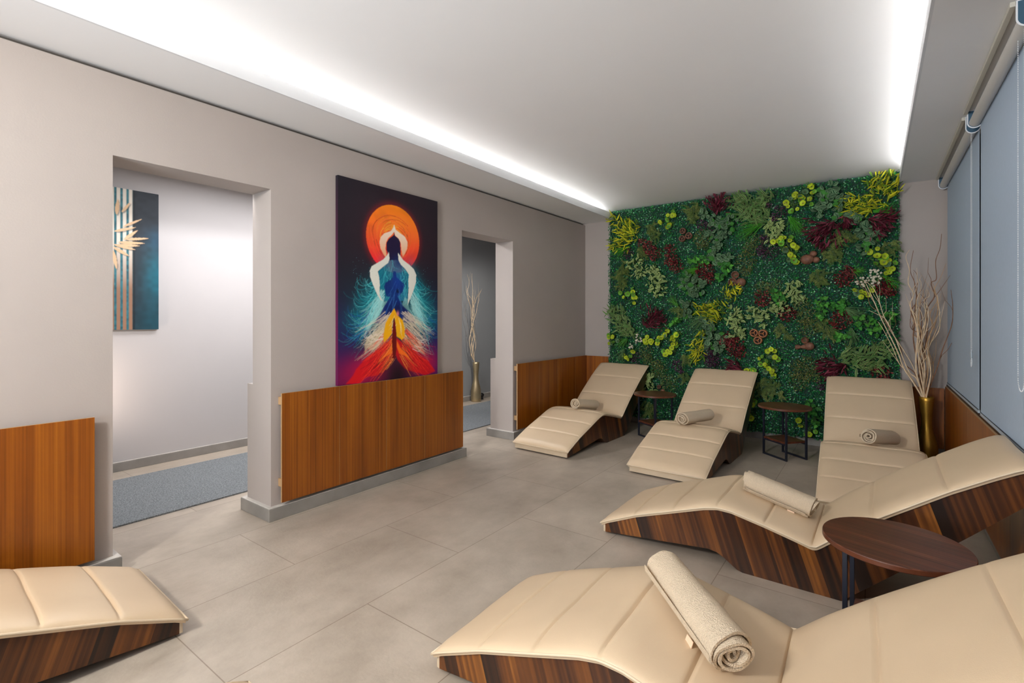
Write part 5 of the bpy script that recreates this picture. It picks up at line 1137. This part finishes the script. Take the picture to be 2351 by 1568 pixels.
# seed pods and nuts
for kind, x, z, r, lab, grp in PODS:
    rg = random.Random(int(x*1000)); yc = YW-0.03-r*0.6; t = thing({'pod': 'seed_pod', 'cup': 'nut_shell', 'nut': 'nut_shell', 'walnut': 'walnut', 'peanut': 'peanut_nut'}[kind], lab, 'nut' if kind != 'pod' else 'seed pod', (x, yc, z), group=grp)
    b = MB()
    if kind == 'pod':                                   # open capsule: thick rim, three spokes, dark inside, mouth towards -y
        pr = [(0.15, 0.9), (0.75, 0.75), (1.0, 0.25), (1.0, -0.3), (0.86, -0.62), (0.72, -0.62), (0.66, -0.4)]
        n = 22; vs = [(q*r*math.cos(2*PI*i/n), h*r, q*r*math.sin(2*PI*i/n)) for q, h in pr for i in range(n)]
        b.add(vs, [(k*n+i, k*n+(i+1)%n, (k+1)*n+(i+1)%n, (k+1)*n+i) for k in range(len(pr)-1) for i in range(n)]+[tuple(range(n))])
        body = b.build('capsule', M['pod_o'] if 'orange' in lab else M['nut'], t, smooth=1.0)
        q = MB(); vs = [(0.7*r*math.cos(2*PI*i/n), -0.38*r, 0.7*r*math.sin(2*PI*i/n)) for i in range(n)]; q.add(vs, [tuple(range(n))]); q.build('hollow', M['nut_in'], t)
        a0 = rg.uniform(0, 2)
        for k in range(3):
            a = a0+k*2*PI/3; MB().tube([(0, -0.45*r, 0), (0.72*r*math.cos(a), -0.5*r, 0.72*r*math.sin(a))], [0.13*r, 0.07*r], 6).build('spoke', M['pod_o'] if 'orange' in lab else M['nut'], t, smooth=4)
    elif kind == 'cup':
        pr = [(0.1, 0.9), (0.7, 0.7), (1.0, 0.1), (1.0, -0.5), (0.88, -0.52), (0.85, 0.0), (0.5, 0.5), (0.05, 0.6)]; n = 22
        tilt = Matrix.Rotation(rg.uniform(-.5, .5), 4, 'Z') @ Matrix.Rotation(rg.uniform(.1, .5), 4, 'X')
        vs = [tilt @ Vector((q*r*math.cos(2*PI*i/n), h*r, q*r*math.sin(2*PI*i/n))) for q, h in pr for i in range(n)]
        b.add(vs, [(k*n+i, k*n+(i+1)%n, (k+1)*n+(i+1)%n, (k+1)*n+i) for k in range(len(pr)-1) for i in range(n)]+[tuple(range(n)), tuple((len(pr)-1)*n+i for i in range(n))])
        b.build('shell', M['nut'], t, smooth=1.0)
    elif kind == 'peanut':
        nseg = 16; n = 16; vs = []
        for k in range(nseg+1):
            u = -1+2*k/nseg; rr = r*(0.30+0.42*abs(math.cos((u-0.0)*PI*0.5+PI/2))**0.8)*math.sqrt(max(0.02, 1-u**8)); 
            for i in range(n): vs.append((u*r*1.45, rr*math.cos(2*PI*i/n), rr*math.sin(2*PI*i/n)+u*0.1*r))
        b.add(vs, [(k*n+i, k*n+(i+1)%n, (k+1)*n+(i+1)%n, (k+1)*n+i) for k in range(nseg) for i in range(n)]+[tuple(range(n)), tuple(nseg*n+i for i in range(n))])
        b.build('shell', M['nut'], t, smooth=4)
    else:
        e = 1.15 if (kind == 'walnut' and r > 0.035) else 1.0; n = 28; nv = 14; vs = []; b.sphere((0, 0, 0), r, n, nv, (e, 0.85, 0.95))
        if kind == 'walnut':
            b.v = [(x_*(1+0.035*math.sin(14*math.atan2(y_, z_))), y_*(1+0.035*math.sin(14*math.atan2(y_, z_))), z_*(1+0.035*math.sin(14*math.atan2(y_, z_))-0.04*math.exp(-(y_/r/.12)**2)*0)) for x_, y_, z_ in b.v]
        b.build('shell', M['nut'], t, smooth=4)
